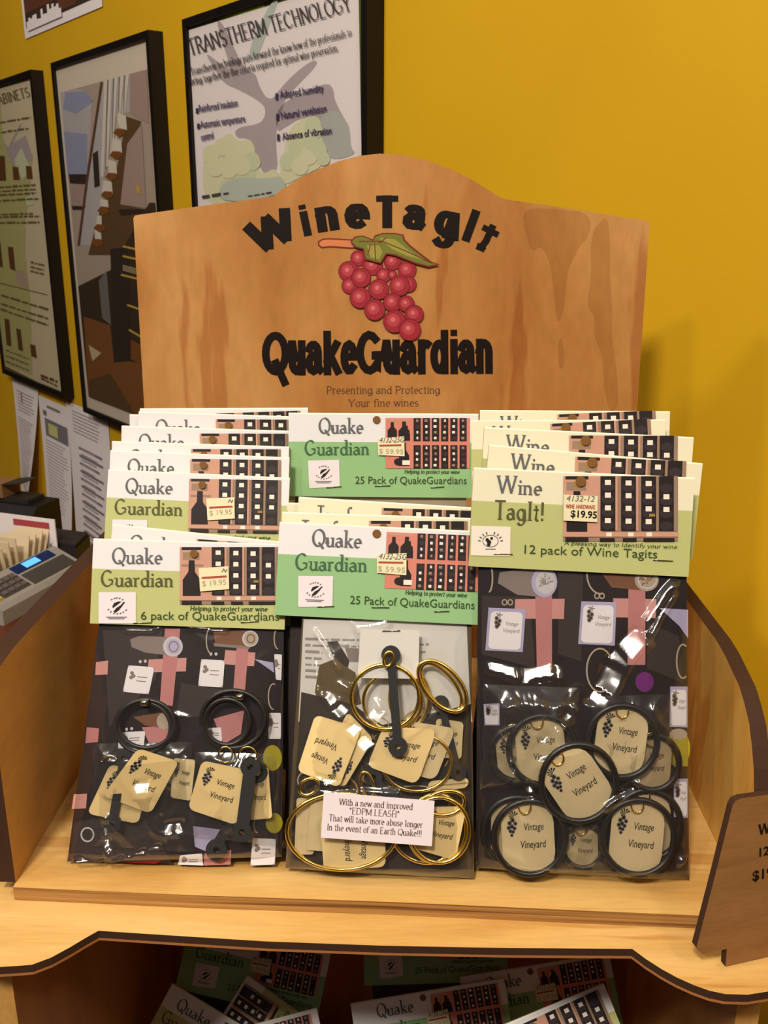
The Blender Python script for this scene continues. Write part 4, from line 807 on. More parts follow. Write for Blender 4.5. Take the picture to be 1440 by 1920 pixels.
def bag_mesh(p, corners, bulge, amp, res=(10, 16), seed=0, mat='bag_film_plain', facets=(), glints=()):
    """clear bag hanging from the card: pillowed, crumpled front film and a flat back film sealed along the edges"""
    TL, TR, BR, BL = corners
    def env(u, v_): return min(1, max(0, 5*min(u, 1-u)))**.6*min(1, max(0, v_*26))**.5*(1-max(0, min(1, (v_-.28)/.66))**1.4*.94)
    nx, ny = res; vs = []; fs = []; mb = MB()
    for j in range(ny+1):
        for i in range(nx+1):
            u, v_ = i/nx, j/ny
            L_ = (BL[0]+(TL[0]-BL[0])*v_, BL[1]+(TL[1]-BL[1])*v_); R_ = (BR[0]+(TR[0]-BR[0])*v_, BR[1]+(TR[1]-BR[1])*v_)
            x = L_[0]+(R_[0]-L_[0])*u; y = L_[1]+(R_[1]-L_[1])*u
            e = env(u, v_); z = -.0026+bulge*e
            if amp:
                n1 = mnoise.noise((x*26, y*26, seed)); n2 = mnoise.noise((x*70, y*60, seed+5)); n3 = 1-abs(mnoise.noise((x*38+n1*.6, y*30-n1*.5, seed+9)))*2
                z += amp*(.25+.75*e)*min(1, 8*min(u, 1-u)+.15)*(.55*n1+.22*n2+.5*max(0, n3)**4)
            for (ax, ay), (bx, by), wd, hgt in facets:              # sharp creases: a fold rising along a line
                dx, dy = bx-ax, by-ay; l2 = dx*dx+dy*dy; t = ((x-ax)*dx+(y-ay)*dy)/l2; tc = max(0, min(1, t)); d = ((x-ax-dx*tc)*dy-(y-ay-dy*tc)*dx)/math.sqrt(l2); da = math.hypot(x-ax-dx*tc, y-ay-dy*tc)
                if da < wd: z += hgt*(1-da/wd)
            for (ax, ay), (bx, by), wd, per in glints:              # pleats whose faces lean towards the nearest ceiling lamp
                dx, dy = bx-ax, by-ay; L2 = math.hypot(dx, dy); dx /= L2; dy /= L2; wx = x+0.0018*mnoise.noise((x*70, y*70, seed+3)); wy = y+0.0018*mnoise.noise((x*70, y*70, seed+17)); t = (wx-ax)*dx+(wy-ay)*dy; d = -(wx-ax)*dy+(wy-ay)*dx
                k = max(0, min(1, (wd/2-abs(d))/(wd*.18)))*max(0, min(1, t/.003))*max(0, min(1, (L2-t)/.003))
                if k > 0:
                    q = p.O+p.pl.ex*x+p.pl.ey*y; hv = ((KEY-q).normalized()+(EYE-q).normalized()).normalized(); nz = hv.dot(p.pl.en); gx, gy = -hv.dot(p.pl.ex)/nz, -hv.dot(p.pl.ey)/nz
                    sp = (((t/per) % 1)-.5)*per; tm = t-sp; mx_, my_ = ax+dx*tm, ay+dy*tm; vm = (my_-BL[1])/(TL[1]-BL[1]); um = (mx_-BL[0])/(BR[0]-BL[0]); z = z*(1-k)+k*(-.0026+bulge*(.25+.7*env(um, vm))+(gx*dx+gy*dy)*sp+(-gx*dy+gy*dx)*d)
            vs.append((x, y, max(z, -.0024)))
    for j in range(ny):
        for i in range(nx): k = j*(nx+1)+i; fs.append((k, k+1, k+nx+2, k+nx+1))
    mb.raw(vs, fs, mat, True)
    mb.face([(BR[0], BR[1], -.0031), (BL[0], BL[1], -.0031), (TL[0], TL[1], -.0031), (TR[0], TR[1], -.0031)], mat)
    for A, B in ((TL, BL), (BL, BR), (BR, TR)): mb.face([(A[0], A[1], -.0031), (B[0], B[1], -.0031), (B[0], B[1], -.0024), (A[0], A[1], -.0024)], mat)
    return mb
def plain_corners(p, inset=.0035):
    w_ = p.W/2-inset; t = p.L-p.H*.55
    return [(-w_, t), (w_, t), (w_, .0006), (-w_, .0006)]
def package(key, label, group, bag=True, insert='insert_dark', bulge=.0035):
    p = PACKS[key]; e = empty('tag_package', p.pl.mat()); tag(e, label, 'package', group)
    parts = card_parts(p.kind)
    c = link_mesh('header_card', parts[0][1], e); c.location = (0, p.L, 0)
    for nm, me in parts[1:]: link_mesh(nm, me, c)
    if bag:
        cs = plain_corners(p); bag_mesh(p, cs, bulge, .0008, (12, 18), sum(map(ord, key))).build('bag', e)
        mb = MB(); i = .003; z = -.0028
        mb.face([(cs[3][0]+i, cs[3][1]+.001, z), (cs[2][0]-i, cs[2][1]+.001, z), (cs[1][0]-i, cs[1][1]-.004, z), (cs[0][0]+i, cs[0][1]-.004, z)], insert); mb.build('insert_sheet', e)
    return e, p
LG, MG, RG = 'tag packages in the left stack', 'tag packages in the middle stack', 'tag packages in the right stack'
eh, ph = package('h', 'dark tag package at the front of the left stack, card reading 6 pack', LG, bag=False)
el, pl_ = package('l', 'clear package of gold rings and tan tags at the front of the middle stack', MG, bag=False)
er, pr = package('r', 'twelve pack of round black ringed tags at the front of the right stack', RG, bag=False)
package('g', 'tilted green card package directly behind the front package of the left stack', LG)
package('f', 'left stack package with its whole cream and lime card showing midway up', LG)
package('e', 'left stack package just behind the one whose whole card shows', LG)
package('d', 'cream card package second behind the fully showing card of the left stack', LG)
package('c', 'cream card package third behind the fully showing card of the left stack', LG)
package('b', 'topmost left stack package with the upper half of its first word showing', LG)
package('bb', 'left stack package showing only a cream corner left of the topmost card', LG)
package('a', 'rearmost left stack package showing a thin strip against the wooden header board', LG)
package('m', 'package showing only its card edge right behind the front middle package', MG)
package('k', 'lower of the two spare tag packages between the green cards of the middle stack', MG)
package('j', 'upper of the two spare tag packages between the green cards of the middle stack', MG)
package('jj', 'package showing only a cream corner left of the upper spare tag card', MG)
package('i', 'mint green 25 pack card package standing highest in the middle stack', MG, insert='insert_pewter')
package('p', 'package with tilted card directly behind the front package of the right stack', RG)
package('o', 'package in the middle of the right stack with punched hole through its picture', RG)
package('n', 'second rearmost package of the right stack with low left card edge', RG)
package('mm', 'rearmost package of the right stack against the wooden header board', RG)

# ------------------------------------------------------------------ what the three front bags hold
def insert_art(p, e, corners, base, fn, view):
    mb = MB(); a = Art(mb, p.pl, view, .00006, -.0027); a.ymin = .0015; mb.face([(*c, -.0029) for c in (corners[3], corners[2], corners[1], corners[0])], base); fn(a); return mb.build('insert_sheet', e)
def lerp2(c, u, v): # c = TL, TR, BR, BL; u right, v up
    TL, TR, BR, BL = c
    return tuple((BL[i]*(1-u)+BR[i]*u)*(1-v)+(TL[i]*(1-u)+TR[i]*u)*v for i in (0, 1))
def rounded(ru, rv, n=4):
    out = []
    for cx, cy, a0 in ((1-ru, rv, -90), (1-ru, 1-rv, 0), (ru, 1-rv, 90), (ru, rv, 180)):
        for k in range(n+1): t = math.radians(a0+90*k/n); out.append((cx+ru*math.cos(t), cy+rv*math.sin(t)))
    return out
def wine_tag(p, e, view, corners, z, mat='tan_tag', r=.13, word=True, border=.05, tilt=(0, 0)):
    """laminated tan tag; corners are the text's own upper left, upper right, lower right, lower left"""
    c = [p.pl.px(*view(*q), z) for q in corners]; w_ = math.dist(c[0], c[1]); h_ = math.dist(c[0], c[3])
    Z = lambda u, v, o: z+o+tilt[0]*(u-.5)*w_+tilt[1]*(v-.5)*h_
    out = rounded(r, r*w_/h_); mb = MB()
    fn = lambda u, v, o: (*lerp2(c, u, v), Z(u, v, o))
    mb.prism(out, 0, .0008, mat, mat, fn)
    def line(t, u0, u1, v, cap):
        for g in text_polys(t, 'sans', u1-u0, cap): mb.face([fn(u0+x+y*.12, v+y, .0010) for x, y in g], 'ink')
    if word:
        line('Vintage', .42, .80, .62, .105); line('Vineyard', .34, .82, .36, .11)
        rr = random.Random(4)
        for u, v, q in [(.16, .74, .045), (.22, .78, .045), (.27, .73, .04), (.14, .67, .042), (.20, .69, .045), (.25, .66, .04), (.17, .62, .04), (.22, .61, .036), (.19, .56, .034)]:
            mb.face([fn(u+q*math.cos(t*1.05), v+q*.8*math.sin(t*1.05), .00095) for t in range(6)], 'grey_ink'); mb.face([fn(u+q*.55*math.cos(t*1.05), v+q*.45*math.sin(t*1.05), .00105) for t in range(6)], 'ink')
        for k in range(7): t = math.radians(20+k*38); mb.face([fn(.24, .84, .001), fn(.24+.10*math.cos(t), .85+.07*math.sin(t), .001), fn(.24+.09*math.cos(t+.35), .85+.065*math.sin(t+.35), .001)], 'ink')
    o = mb.build('wine_tag', e)
    mb = MB(); mb.face([fn(-border+u*(1+2*border), -border+v*(1+2*border), .0013) for u, v in out], 'laminate'); mb.build('laminate', o)
    return o
def wire_ring(p, e, view, cx, cy, rx, ry, z, r, mat, rot=0, a0=0, a1=360, tilt=0, name='wire_ring'):
    n = 36; c, s_ = math.cos(math.radians(rot)), math.sin(math.radians(rot)); P = []
    full = abs(a1-a0) >= 360; m = n if full else max(6, int(n*abs(a1-a0)/360))
    for k in range(m if full else m+1):
        t = math.radians(a0+(a1-a0)*k/m); x, y = rx*math.cos(t), ry*math.sin(t)
        P.append((*p.pl.px(*view(cx+x*c-y*s_, cy+x*s_+y*c), z), z+tilt*math.sin(t)))
    mb = MB(); mb.tube(P, r, mat, full, 8); return mb.build(name, e)
def leash(p, e, view, p0, p1, z, rad, wid, th=.0022, eye=.32):
    """rubber strap with an eyelet at each end"""
    A = p.pl.px(*view(*p0), z); B = p.pl.px(*view(*p1), z); R_ = rad; mb = MB(); d = (V(B)-V(A)); L = d.length; d.normalize(); nrm = V((-d.y, d.x))
    for c in (A, B):
        n = 20
        for k in range(n):
            t0, t1 = 2*math.pi*k/n, 2*math.pi*(k+1)/n; q = lambda t, r, zz: (c[0]+r*math.cos(t), c[1]+r*math.sin(t), zz)
            mb.face([q(t0, R_*eye, z+th), q(t0, R_, z+th), q(t1, R_, z+th), q(t1, R_*eye, z+th)], 'rubber_leash')
            mb.face([q(t0, R_, z), q(t1, R_, z), q(t1, R_, z+th), q(t0, R_, z+th)], 'rubber_leash', True); mb.face([q(t1, R_*eye, z), q(t0, R_*eye, z), q(t0, R_*eye, z+th), q(t1, R_*eye, z+th)], 'rubber_leash', True)
            mb.face([q(t0, R_*eye, z), q(t1, R_*eye, z), q(t1, R_, z), q(t0, R_, z)], 'rubber_leash')
    a, b = V(A)+d*R_*.85, V(B)-d*R_*.85; h_ = wid/2; P = [a+nrm*h_, a-nrm*h_, b-nrm*h_, b+nrm*h_]
    mb.prism([(v.x, v.y) for v in P], z+.0002, z+th-.0001, 'rubber_leash'); return mb.build('rubber_leash', e)

# --- left: six pack
vA = zoom(100, 1140, 3.1304)
ch = [ph.pl.px(*vA(268, 120)), ph.pl.px(*vA(1347, 118)), ph.pl.px(*vA(1338, 1500)), ph.pl.px(*vA(70, 1530))]
dy = -min(ch[2][1], ch[3][1])+.0006; ch = [(x, y+(dy if i > 1 else 0)) for i, (x, y) in enumerate(ch)]; ch[0] = (ch[0][0], ph.L-ph.H*.8); ch[1] = (ch[1][0], ph.L-ph.H*.8)
def art_h(a):
    R = lambda pts, m, l: a.poly(pts, m, l)
    for pts in ([(290, 130), (640, 130), (600, 420), (330, 700)], [(750, 440), (1000, 480), (880, 640), (720, 640)], [(120, 1260), (500, 1180), (700, 1500), (100, 1500)]): R(pts, 'insert_dark', 0)
    R([(655, 122), (745, 122), (700, 575), (625, 565)], 'insert_pink', 1); R([(560, 302), (782, 292), (778, 372), (552, 378)], 'insert_pink_light', 2); R([(655, 122), (745, 122), (700, 575), (625, 565)], 'insert_pink', 3)
    R([(1075, 236), (1145, 236), (1122, 525), (1055, 500)], 'insert_pink', 3); R([(1010, 246), (1186, 262), (1178, 342), (1000, 330)], 'insert_pink_light', 2)
    R([(450, 185), (500, 165), (700, 170), (700, 282), (540, 262), (460, 230)], 'insert_grey', 4); a.ellipse(702, 226, 58, 60, 'insert_silver', 5); a.ellipse(706, 226, 42, 46, 'insert_lilac', 6); a.ring(706, 226, 26, 30, 7, 'insert_grey', 7)
    R([(940, 140), (1150, 132), (1160, 226), (950, 205)], 'insert_brown', 4); R([(940, 205), (1160, 226), (1150, 240), (945, 225)], 'insert_grey', 4); a.ellipse(1156, 180, 48, 48, 'insert_silver', 5); a.ellipse(1159, 180, 39, 40, 'insert_pewter', 6); a.ring(1159, 180, 22, 24, 6, 'insert_brown', 7)
    for c in ([(440, 336), (594, 348), (560, 506), (408, 492)], [(868, 300), (1006, 308), (994, 466), (850, 458)], [(1296, 270), (1342, 274), (1338, 424), (1306, 420)], [(1170, 1350), (1306, 1356), (1300, 1506), (1156, 1512)], [(744, 1452), (872, 1440), (880, 1522), (730, 1524)], [(385, 730), (540, 722), (530, 815), (380, 826)], [(900, 706), (985, 700), (990, 786), (925, 780)], [(1262, 616), (1336, 616), (1336, 768), (1262, 768)]):
        R(c, 'insert_lilac', 5); cc = lambda u, v: lerp2(c, u, v); R([cc(*q) for q in rounded(.16, .14)], 'insert_white', 6)
        for u, v in ((.2, .72), (.28, .62), (.2, .56)): a.ellipse(*cc(u, v), 12, 12, 'insert_grey', 7, n=8)
        for v in (.6, .45): a.line([cc(.42, v), cc(.8, v)], 5, 'insert_grey', 7)
    for x, y in ((510, 315), (540, 312), (925, 270), (955, 270), (430, 712), (460, 708)): a.ellipse(x, y, 9, 10, 'insert_silver', 7, n=8)
    R([(468, 640), (640, 612), (660, 706), (540, 690)], 'insert_brown', 4); a.ellipse(650, 664, 44, 50, 'insert_pewter', 5); R([(520, 700), (690, 690), (670, 790), (560, 790)], 'insert_pink', 3)
    R([(250, 318), (322, 308), (318, 390), (246, 394)], 'insert_pink_light', 4); R([(196, 700), (268, 706), (262, 786), (188, 794)], 'insert_pink', 4); R([(120, 1094), (198, 1090), (192, 1176), (108, 1180)], 'insert_pink_light', 4)
    R([(940, 650), (1120, 600), (1100, 740), (1000, 800)], 'insert_pink', 3); a.ellipse(1286, 880, 56, 76, 'insert_olive', 4); a.ellipse(1296, 1262, 50, 60, 'insert_olive', 4)
    R([(890, 1440), (1044, 1420), (1040, 1506), (880, 1512)], 'insert_pink', 4); R([(420, 1500), (640, 1480), (600, 1524), (430, 1526)], 'insert_red', 4); R([(820, 1280), (980, 1300), (900, 1430), (830, 1400)], 'insert_lilac', 2)
    for cx, cy, rx, ry in ((930, 190, 32, 80), (1320, 180, 24, 60), (1292, 520, 30, 75), (1200, 1270, 22, 50)): a.ring(cx, cy, rx, ry, 7, 'insert_pewter', 8, 90, 290)
    a.ring(200, 1330, 36, 40, 9, 'insert_silver', 8)
    R([(1180, 300), (1290, 320), (1296, 380), (1240, 340)], 'insert_lilac', 2)
insert_art(ph, eh, ch, 'insert_black', art_h, vA)
wine_tag(ph, eh, vA, [(335, 915), (570, 985), (500, 1265), (200, 1205)], .0012)
wine_tag(ph, eh, vA, [(705, 880), (835, 890), (810, 1130), (690, 1110)], .0010, 'pale_tag')
wine_tag(ph, eh, vA, [(1100, 910), (1262, 932), (1286, 1232), (1120, 1244)], .0014)
wine_tag(ph, eh, vA, [(875, 892), (1138, 948), (1078, 1276), (790, 1180)], .0040, tilt=(0, .05))
wine_tag(ph, eh, vA, [(505, 818), (742, 898), (566, 1212), (288, 1104)], .0044, tilt=(-.06, .10))
for cx, cy, rx, ry, z in ((532, 690, 172, 148, .0008), (528, 702, 160, 150, .0024), (545, 680, 165, 140, .0036)): wire_ring(ph, eh, vA, cx, cy, rx, ry, z, .0012, 'rubber', name='rubber_ring')
for cx, cy, rx, ry, z in ((1006, 664, 140, 142, .0010), (1066, 660, 192, 172, .0024), (1056, 652, 186, 168, .0042), (1020, 668, 132, 134, .0052)): wire_ring(ph, eh, vA, cx, cy, rx, ry, z, .0013, 'rubber', name='rubber_ring')
for x, y in ((540, 556), (1098, 522)): 
    A = ph.pl.px(*vA(x-22, y), .0055); B = ph.pl.px(*vA(x+22, y), .0055); mb = MB(); mb.tube([(*A, .0055), (*B, .0055)], .0021, 'steel'); o = mb.build('crimp_sleeve', eh); o['label'] = 'silver crimp sleeve'
leash(ph, eh, vA, (1160, 930), (1110, 1310), .0056, .0056, .0072); leash(ph, eh, vA, (420, 880), (350, 1260), .0022, .0050, .0048); leash(ph, eh, vA, (960, 1415), (1200, 960), .0002, .0060, .004)
wire_ring(ph, eh, vA, 1140, 870, 52, 56, .0082, .0004, 'gold_wire', a0=150, a1=380); wire_ring(ph, eh, vA, 1010, 860, 40, 46, .006, .0004, 'gold_wire'); wire_ring(ph, eh, vA, 330, 900, 44, 34, .005, .0008, 'silver_wire', a0=180, a1=340)
fa = lambda v, p, x0, y0, x1, y1, wd, h: (p.pl.px(*v(x0, y0), .009), p.pl.px(*v(x1, y1), .009), wd, h)
bag_mesh(ph, ch, .0100, .0016, (110, 130), 3.3, 'bag_film', [fa(vA, ph, 300, 1240, 330, 1510, .004, .003), fa(vA, ph, 760, 900, 640, 1200, .003, .002)], [(ph.pl.px(*vA(300, 1250), .009), ph.pl.px(*vA(325, 1440), .009), 0.006, 0.009), (ph.pl.px(*vA(330, 1500), .009), ph.pl.px(*vA(640, 1400), .009), 0.004, 0.01), (ph.pl.px(*vA(620, 1310), .009), ph.pl.px(*vA(780, 1290), .009), 0.012, 0.008), (ph.pl.px(*vA(690, 635), .009), ph.pl.px(*vA(810, 645), .009), 0.004, 0.03), (ph.pl.px(*vA(630, 830), .009), ph.pl.px(*vA(700, 880), .009), 0.006, 0.009), (ph.pl.px(*vA(440, 1080), .009), ph.pl.px(*vA(600, 1050), .009), 0.011, 0.012), (ph.pl.px(*vA(370, 130), .009), ph.pl.px(*vA(600, 140), .009), 0.003, 0.02), (ph.pl.px(*vA(760, 125), .009), ph.pl.px(*vA(1000, 130), .009), 0.003, 0.02), (ph.pl.px(*vA(80, 1515), .009), ph.pl.px(*vA(330, 1490), .009), 0.003, 0.02)]).build('bag', eh)

def inner_bag(p, e, view, pts, z, amp, seed, n=44):
    """small crumpled film pouch lying over the tags"""
    c = [p.pl.px(*view(*q), z) for q in pts]; mb = MB(); vs = []; fs = []
    for j in range(n+1):
        for i in range(n+1):
            u, v = i/n, j/n; x, y = lerp2(c, u, v); ed = min(1, 6*min(u, 1-u, v, 1-v))
            x += .0016*mnoise.noise((x*90, y*90, seed)); n3 = 1-2*abs(mnoise.noise((x*55, y*48, seed+4))); n4 = 1-2*abs(mnoise.noise((x*95+2, y*80, seed+8)))
            vs.append((x, y, z*(.35+.65*ed)+amp*ed*(.6*max(0, n3)**3+.35*max(0, n4)**3+.4*mnoise.noise((x*40, y*40, seed+1)))))
    for j in range(n):
        for i in range(n): k = j*(n+1)+i; fs.append((k, k+1, k+n+2, k+n+1))
    mb.raw(vs, fs, 'bag_film', True); return mb.build('inner_bag', e)
inner_bag(ph, eh, vA, [(240, 800), (800, 790), (830, 1440), (200, 1400)], .0028, .0028, 2.2); inner_bag(ph, eh, vA, [(830, 850), (1290, 860), (1310, 1400), (770, 1340)], .0028, .0024, 6.1)

# --- middle: gold rings
vB = zoom(520, 1140, 3.555)
clb = [pl_.pl.px(*vB(165, 60)), pl_.pl.px(*vB(1290, 90)), pl_.pl.px(*vB(1316, 1770)), pl_.pl.px(*vB(50, 1740))]
clb = [(clb[0][0], pl_.L-pl_.H*.8), (clb[1][0], pl_.L-pl_.H*.8), (clb[2][0], .0012), (clb[3][0], .0012)]
flat('sheet_grey', (206, 204, 200), .5); flat('sheet_text', (140, 136, 134), .5); flat('clutter', (92, 76, 50), .5); flat('clutter_dark', (54, 46, 40), .5); flat('clutter_gold', (176, 138, 70), .5)
def art_l(a):
    a.poly([(175, 75), (1262, 95), (1280, 520), (1300, 760), (700, 800), (140, 760)], 'sheet_grey', 1)
    for i in range(7): a.scribble((185, 215+i*42), (545 if i < 2 else 300, 222+i*42), 22, 'sheet_text', 2, i)
    a.scribble((950, 250), (1010, 252), 22, 'sheet_text', 2, 31); a.scribble((955, 300), (1000, 302), 22, 'sheet_text', 2, 32)
    a.poly([(330, 225), (400, 220), (480, 350), (470, 400), (400, 390)], 'clutter_dark', 3); a.poly([(450, 262), (545, 270), (545, 360), (480, 360)], 'insert_grey', 3)
    a.poly([(280, 380), (380, 340), (520, 430), (560, 640), (300, 700), (250, 560)], 'clutter', 3)
    a.poly([(160, 560), (500, 640), (700, 780), (1290, 640), (1300, 1740), (80, 1740)], 'clutter_dark', 4)
    r = random.Random(11)
    for i in range(46):
        x, y = r.uniform(290, 1080), r.uniform(760, 1600); t = r.uniform(0, 360); a.ring(x, y, r.uniform(60, 200), r.uniform(40, 150), r.uniform(6, 11), r.choice(['clutter_gold', 'clutter', 'clutter_gold', 'insert_pewter', 'clutter_dark']), 5+r.random()*3, t, t+r.uniform(60, 160))
insert_art(pl_, el, clb, 'clutter', art_l, vB)
T_ = lambda cs, z, **k: wine_tag(pl_, el, vB, cs, z, **k)
T_([(1060, 735), (1240, 760), (1226, 1005), (1040, 990)], .0004, mat='pale_tag'); T_([(820, 745), (1190, 800), (1052, 1146), (720, 1060)], .0020, mat='pale_tag')
T_([(450, 1190), (250, 1130), (470, 690), (640, 870)], .0016); T_([(412, 1192), (134, 1082), (252, 712), (562, 806)], .0040, tilt=(0, .05))
T_([(705, 792), (1066, 806), (932, 1176), (598, 1052)], .0044)
T_([(1000, 1155), (1278, 1128), (1270, 1196), (1010, 1220)], .0010, mat='pale_tag', word=False)
T_([(130, 1266), (242, 1262), (242, 1640), (114, 1640)], .0008, mat='pale_tag', word=False); T_([(225, 1262), (330, 1256), (330, 1620), (196, 1610)], .0022, mat='pale_tag', word=False)
T_([(718, 1400), (722, 1722), (312, 1752), (284, 1400)], .0040); T_([(985, 1325), (1262, 1318), (1186, 1682), (880, 1592)], .0040, tilt=(0, .04))
mb = MB(); mb.face([(*pl_.pl.px(*vB(x, y), .0052), .0052) for x, y in ((534, 466), (940, 472), (946, 150), (556, 138))], 'sheet_grey'); mb.face([(*pl_.pl.px(*vB(x, y), .0046), .0046) for x, y in ((556, 138), (946, 150), (940, 472), (534, 466))], 'sheet_grey'); hc = mb.build('hang_card', el)
mb = MB(); A = pl_.pl.px(*vB(700, 154), .0056); B = pl_.pl.px(*vB(818, 152), .0056); mb.tube([(*A, .0056), (*B, .0056)], .0004, 'steel', k=6); mb.build('staple', hc)
G_ = lambda cx, cy, rx, ry, z, r=.0013, rot=0, a0=0, a1=360: wire_ring(pl_, el, vB, cx, cy, rx, ry, z, r, 'gold_wire', rot, a0, a1)
G_(718, 592, 226, 216, .0062, .0011); G_(768, 622, 194, 190, .0034, .0010); G_(1100, 520, 205, 112, .0060, .0012, 48); G_(1092, 528, 190, 90, .0040, .0010, 52)
G_(930, 1030, 232, 190, .0030, .0011); G_(1080, 1480, 200, 218, .0058, .0012); G_(1062, 1470, 196, 230, .0036, .0011); G_(430, 1490, 368, 254, .0052, .0012); G_(960, 1560, 190, 130, .0012, .0013, 20); G_(1120, 1300, 130, 80, .0052, .0012, -10); G_(880, 600, 130, 190, .0010, .0012); G_(210, 1190, 70, 50, .006, .0009, -30); G_(600, 1180, 40, 90, .007, .0009, -15)
leash(pl_, el, vB, (757, 312), (803, 920), .0068, .0053, .0048, .0026); leash(pl_, el, vB, (1090, 636), (1205, 1090), .0006, .0046, .0040); leash(pl_, el, vB, (640, 1120), (760, 1270), .0008, .0050, .005)
G_(740, 340, 30, 50, .0098, .0009, 15)
mb = MB(); q = [(*pl_.pl.px(*vB(x, y), .0118), .0118) for x, y in ((290, 1530), (1030, 1588), (1048, 1285), (310, 1225))]; mb.face(q, 'label_lilac')
a = Art(mb, pl_.pl, vB, .00006, .0119)
for t, p0, p1 in (('With a new and improved', (412, 1312), (902, 1346)), ('"EDPM LEASH"', (478, 1372), (812, 1396)), ('That will take more abuse longer', (342, 1418), (968, 1466)), ('In the event of an Earth Quake!!!', (330, 1480), (962, 1524))): a.text(t, 'serif', p0, p1, 42, 'soft_ink', 1, X=.66)
o = mb.build('promo_label', el); o['label'] = 'white printed promo label'
bag_mesh(pl_, clb, .0110, .0018, (110, 130), 8.1, 'bag_film', [fa(vB, pl_, 240, 170, 400, 420, .002, .002), fa(vB, pl_, 250, 1215, 800, 1240, .003, .002)], [(pl_.pl.px(*vB(310, 560), .009), pl_.pl.px(*vB(460, 760), .009), 0.011, 0.009), (pl_.pl.px(*vB(460, 780), .009), pl_.pl.px(*vB(640, 960), .009), 0.012, 0.01), (pl_.pl.px(*vB(480, 140), .009), pl_.pl.px(*vB(760, 92), .009), 0.006, 0.012), (pl_.pl.px(*vB(600, 700), .009), pl_.pl.px(*vB(720, 770), .009), 0.012, 0.01), (pl_.pl.px(*vB(250, 1212), .009), pl_.pl.px(*vB(560, 1224), .009), 0.004, 0.02), (pl_.pl.px(*vB(600, 1060), .009), pl_.pl.px(*vB(660, 1030), .009), 0.008, 0.008), (pl_.pl.px(*vB(250, 170), .009), pl_.pl.px(*vB(400, 410), .009), 0.0022, 0.012), (pl_.pl.px(*vB(240, 340), .009), pl_.pl.px(*vB(270, 620), .009), 0.0022, 0.012), (pl_.pl.px(*vB(380, 480), .009), pl_.pl.px(*vB(520, 560), .009), 0.004, 0.01), (pl_.pl.px(*vB(640, 580), .009), pl_.pl.px(*vB(700, 720), .009), 0.004, 0.01), (pl_.pl.px(*vB(160, 1120), .009), pl_.pl.px(*vB(420, 1160), .009), 0.004, 0.012)]).build('bag', el)

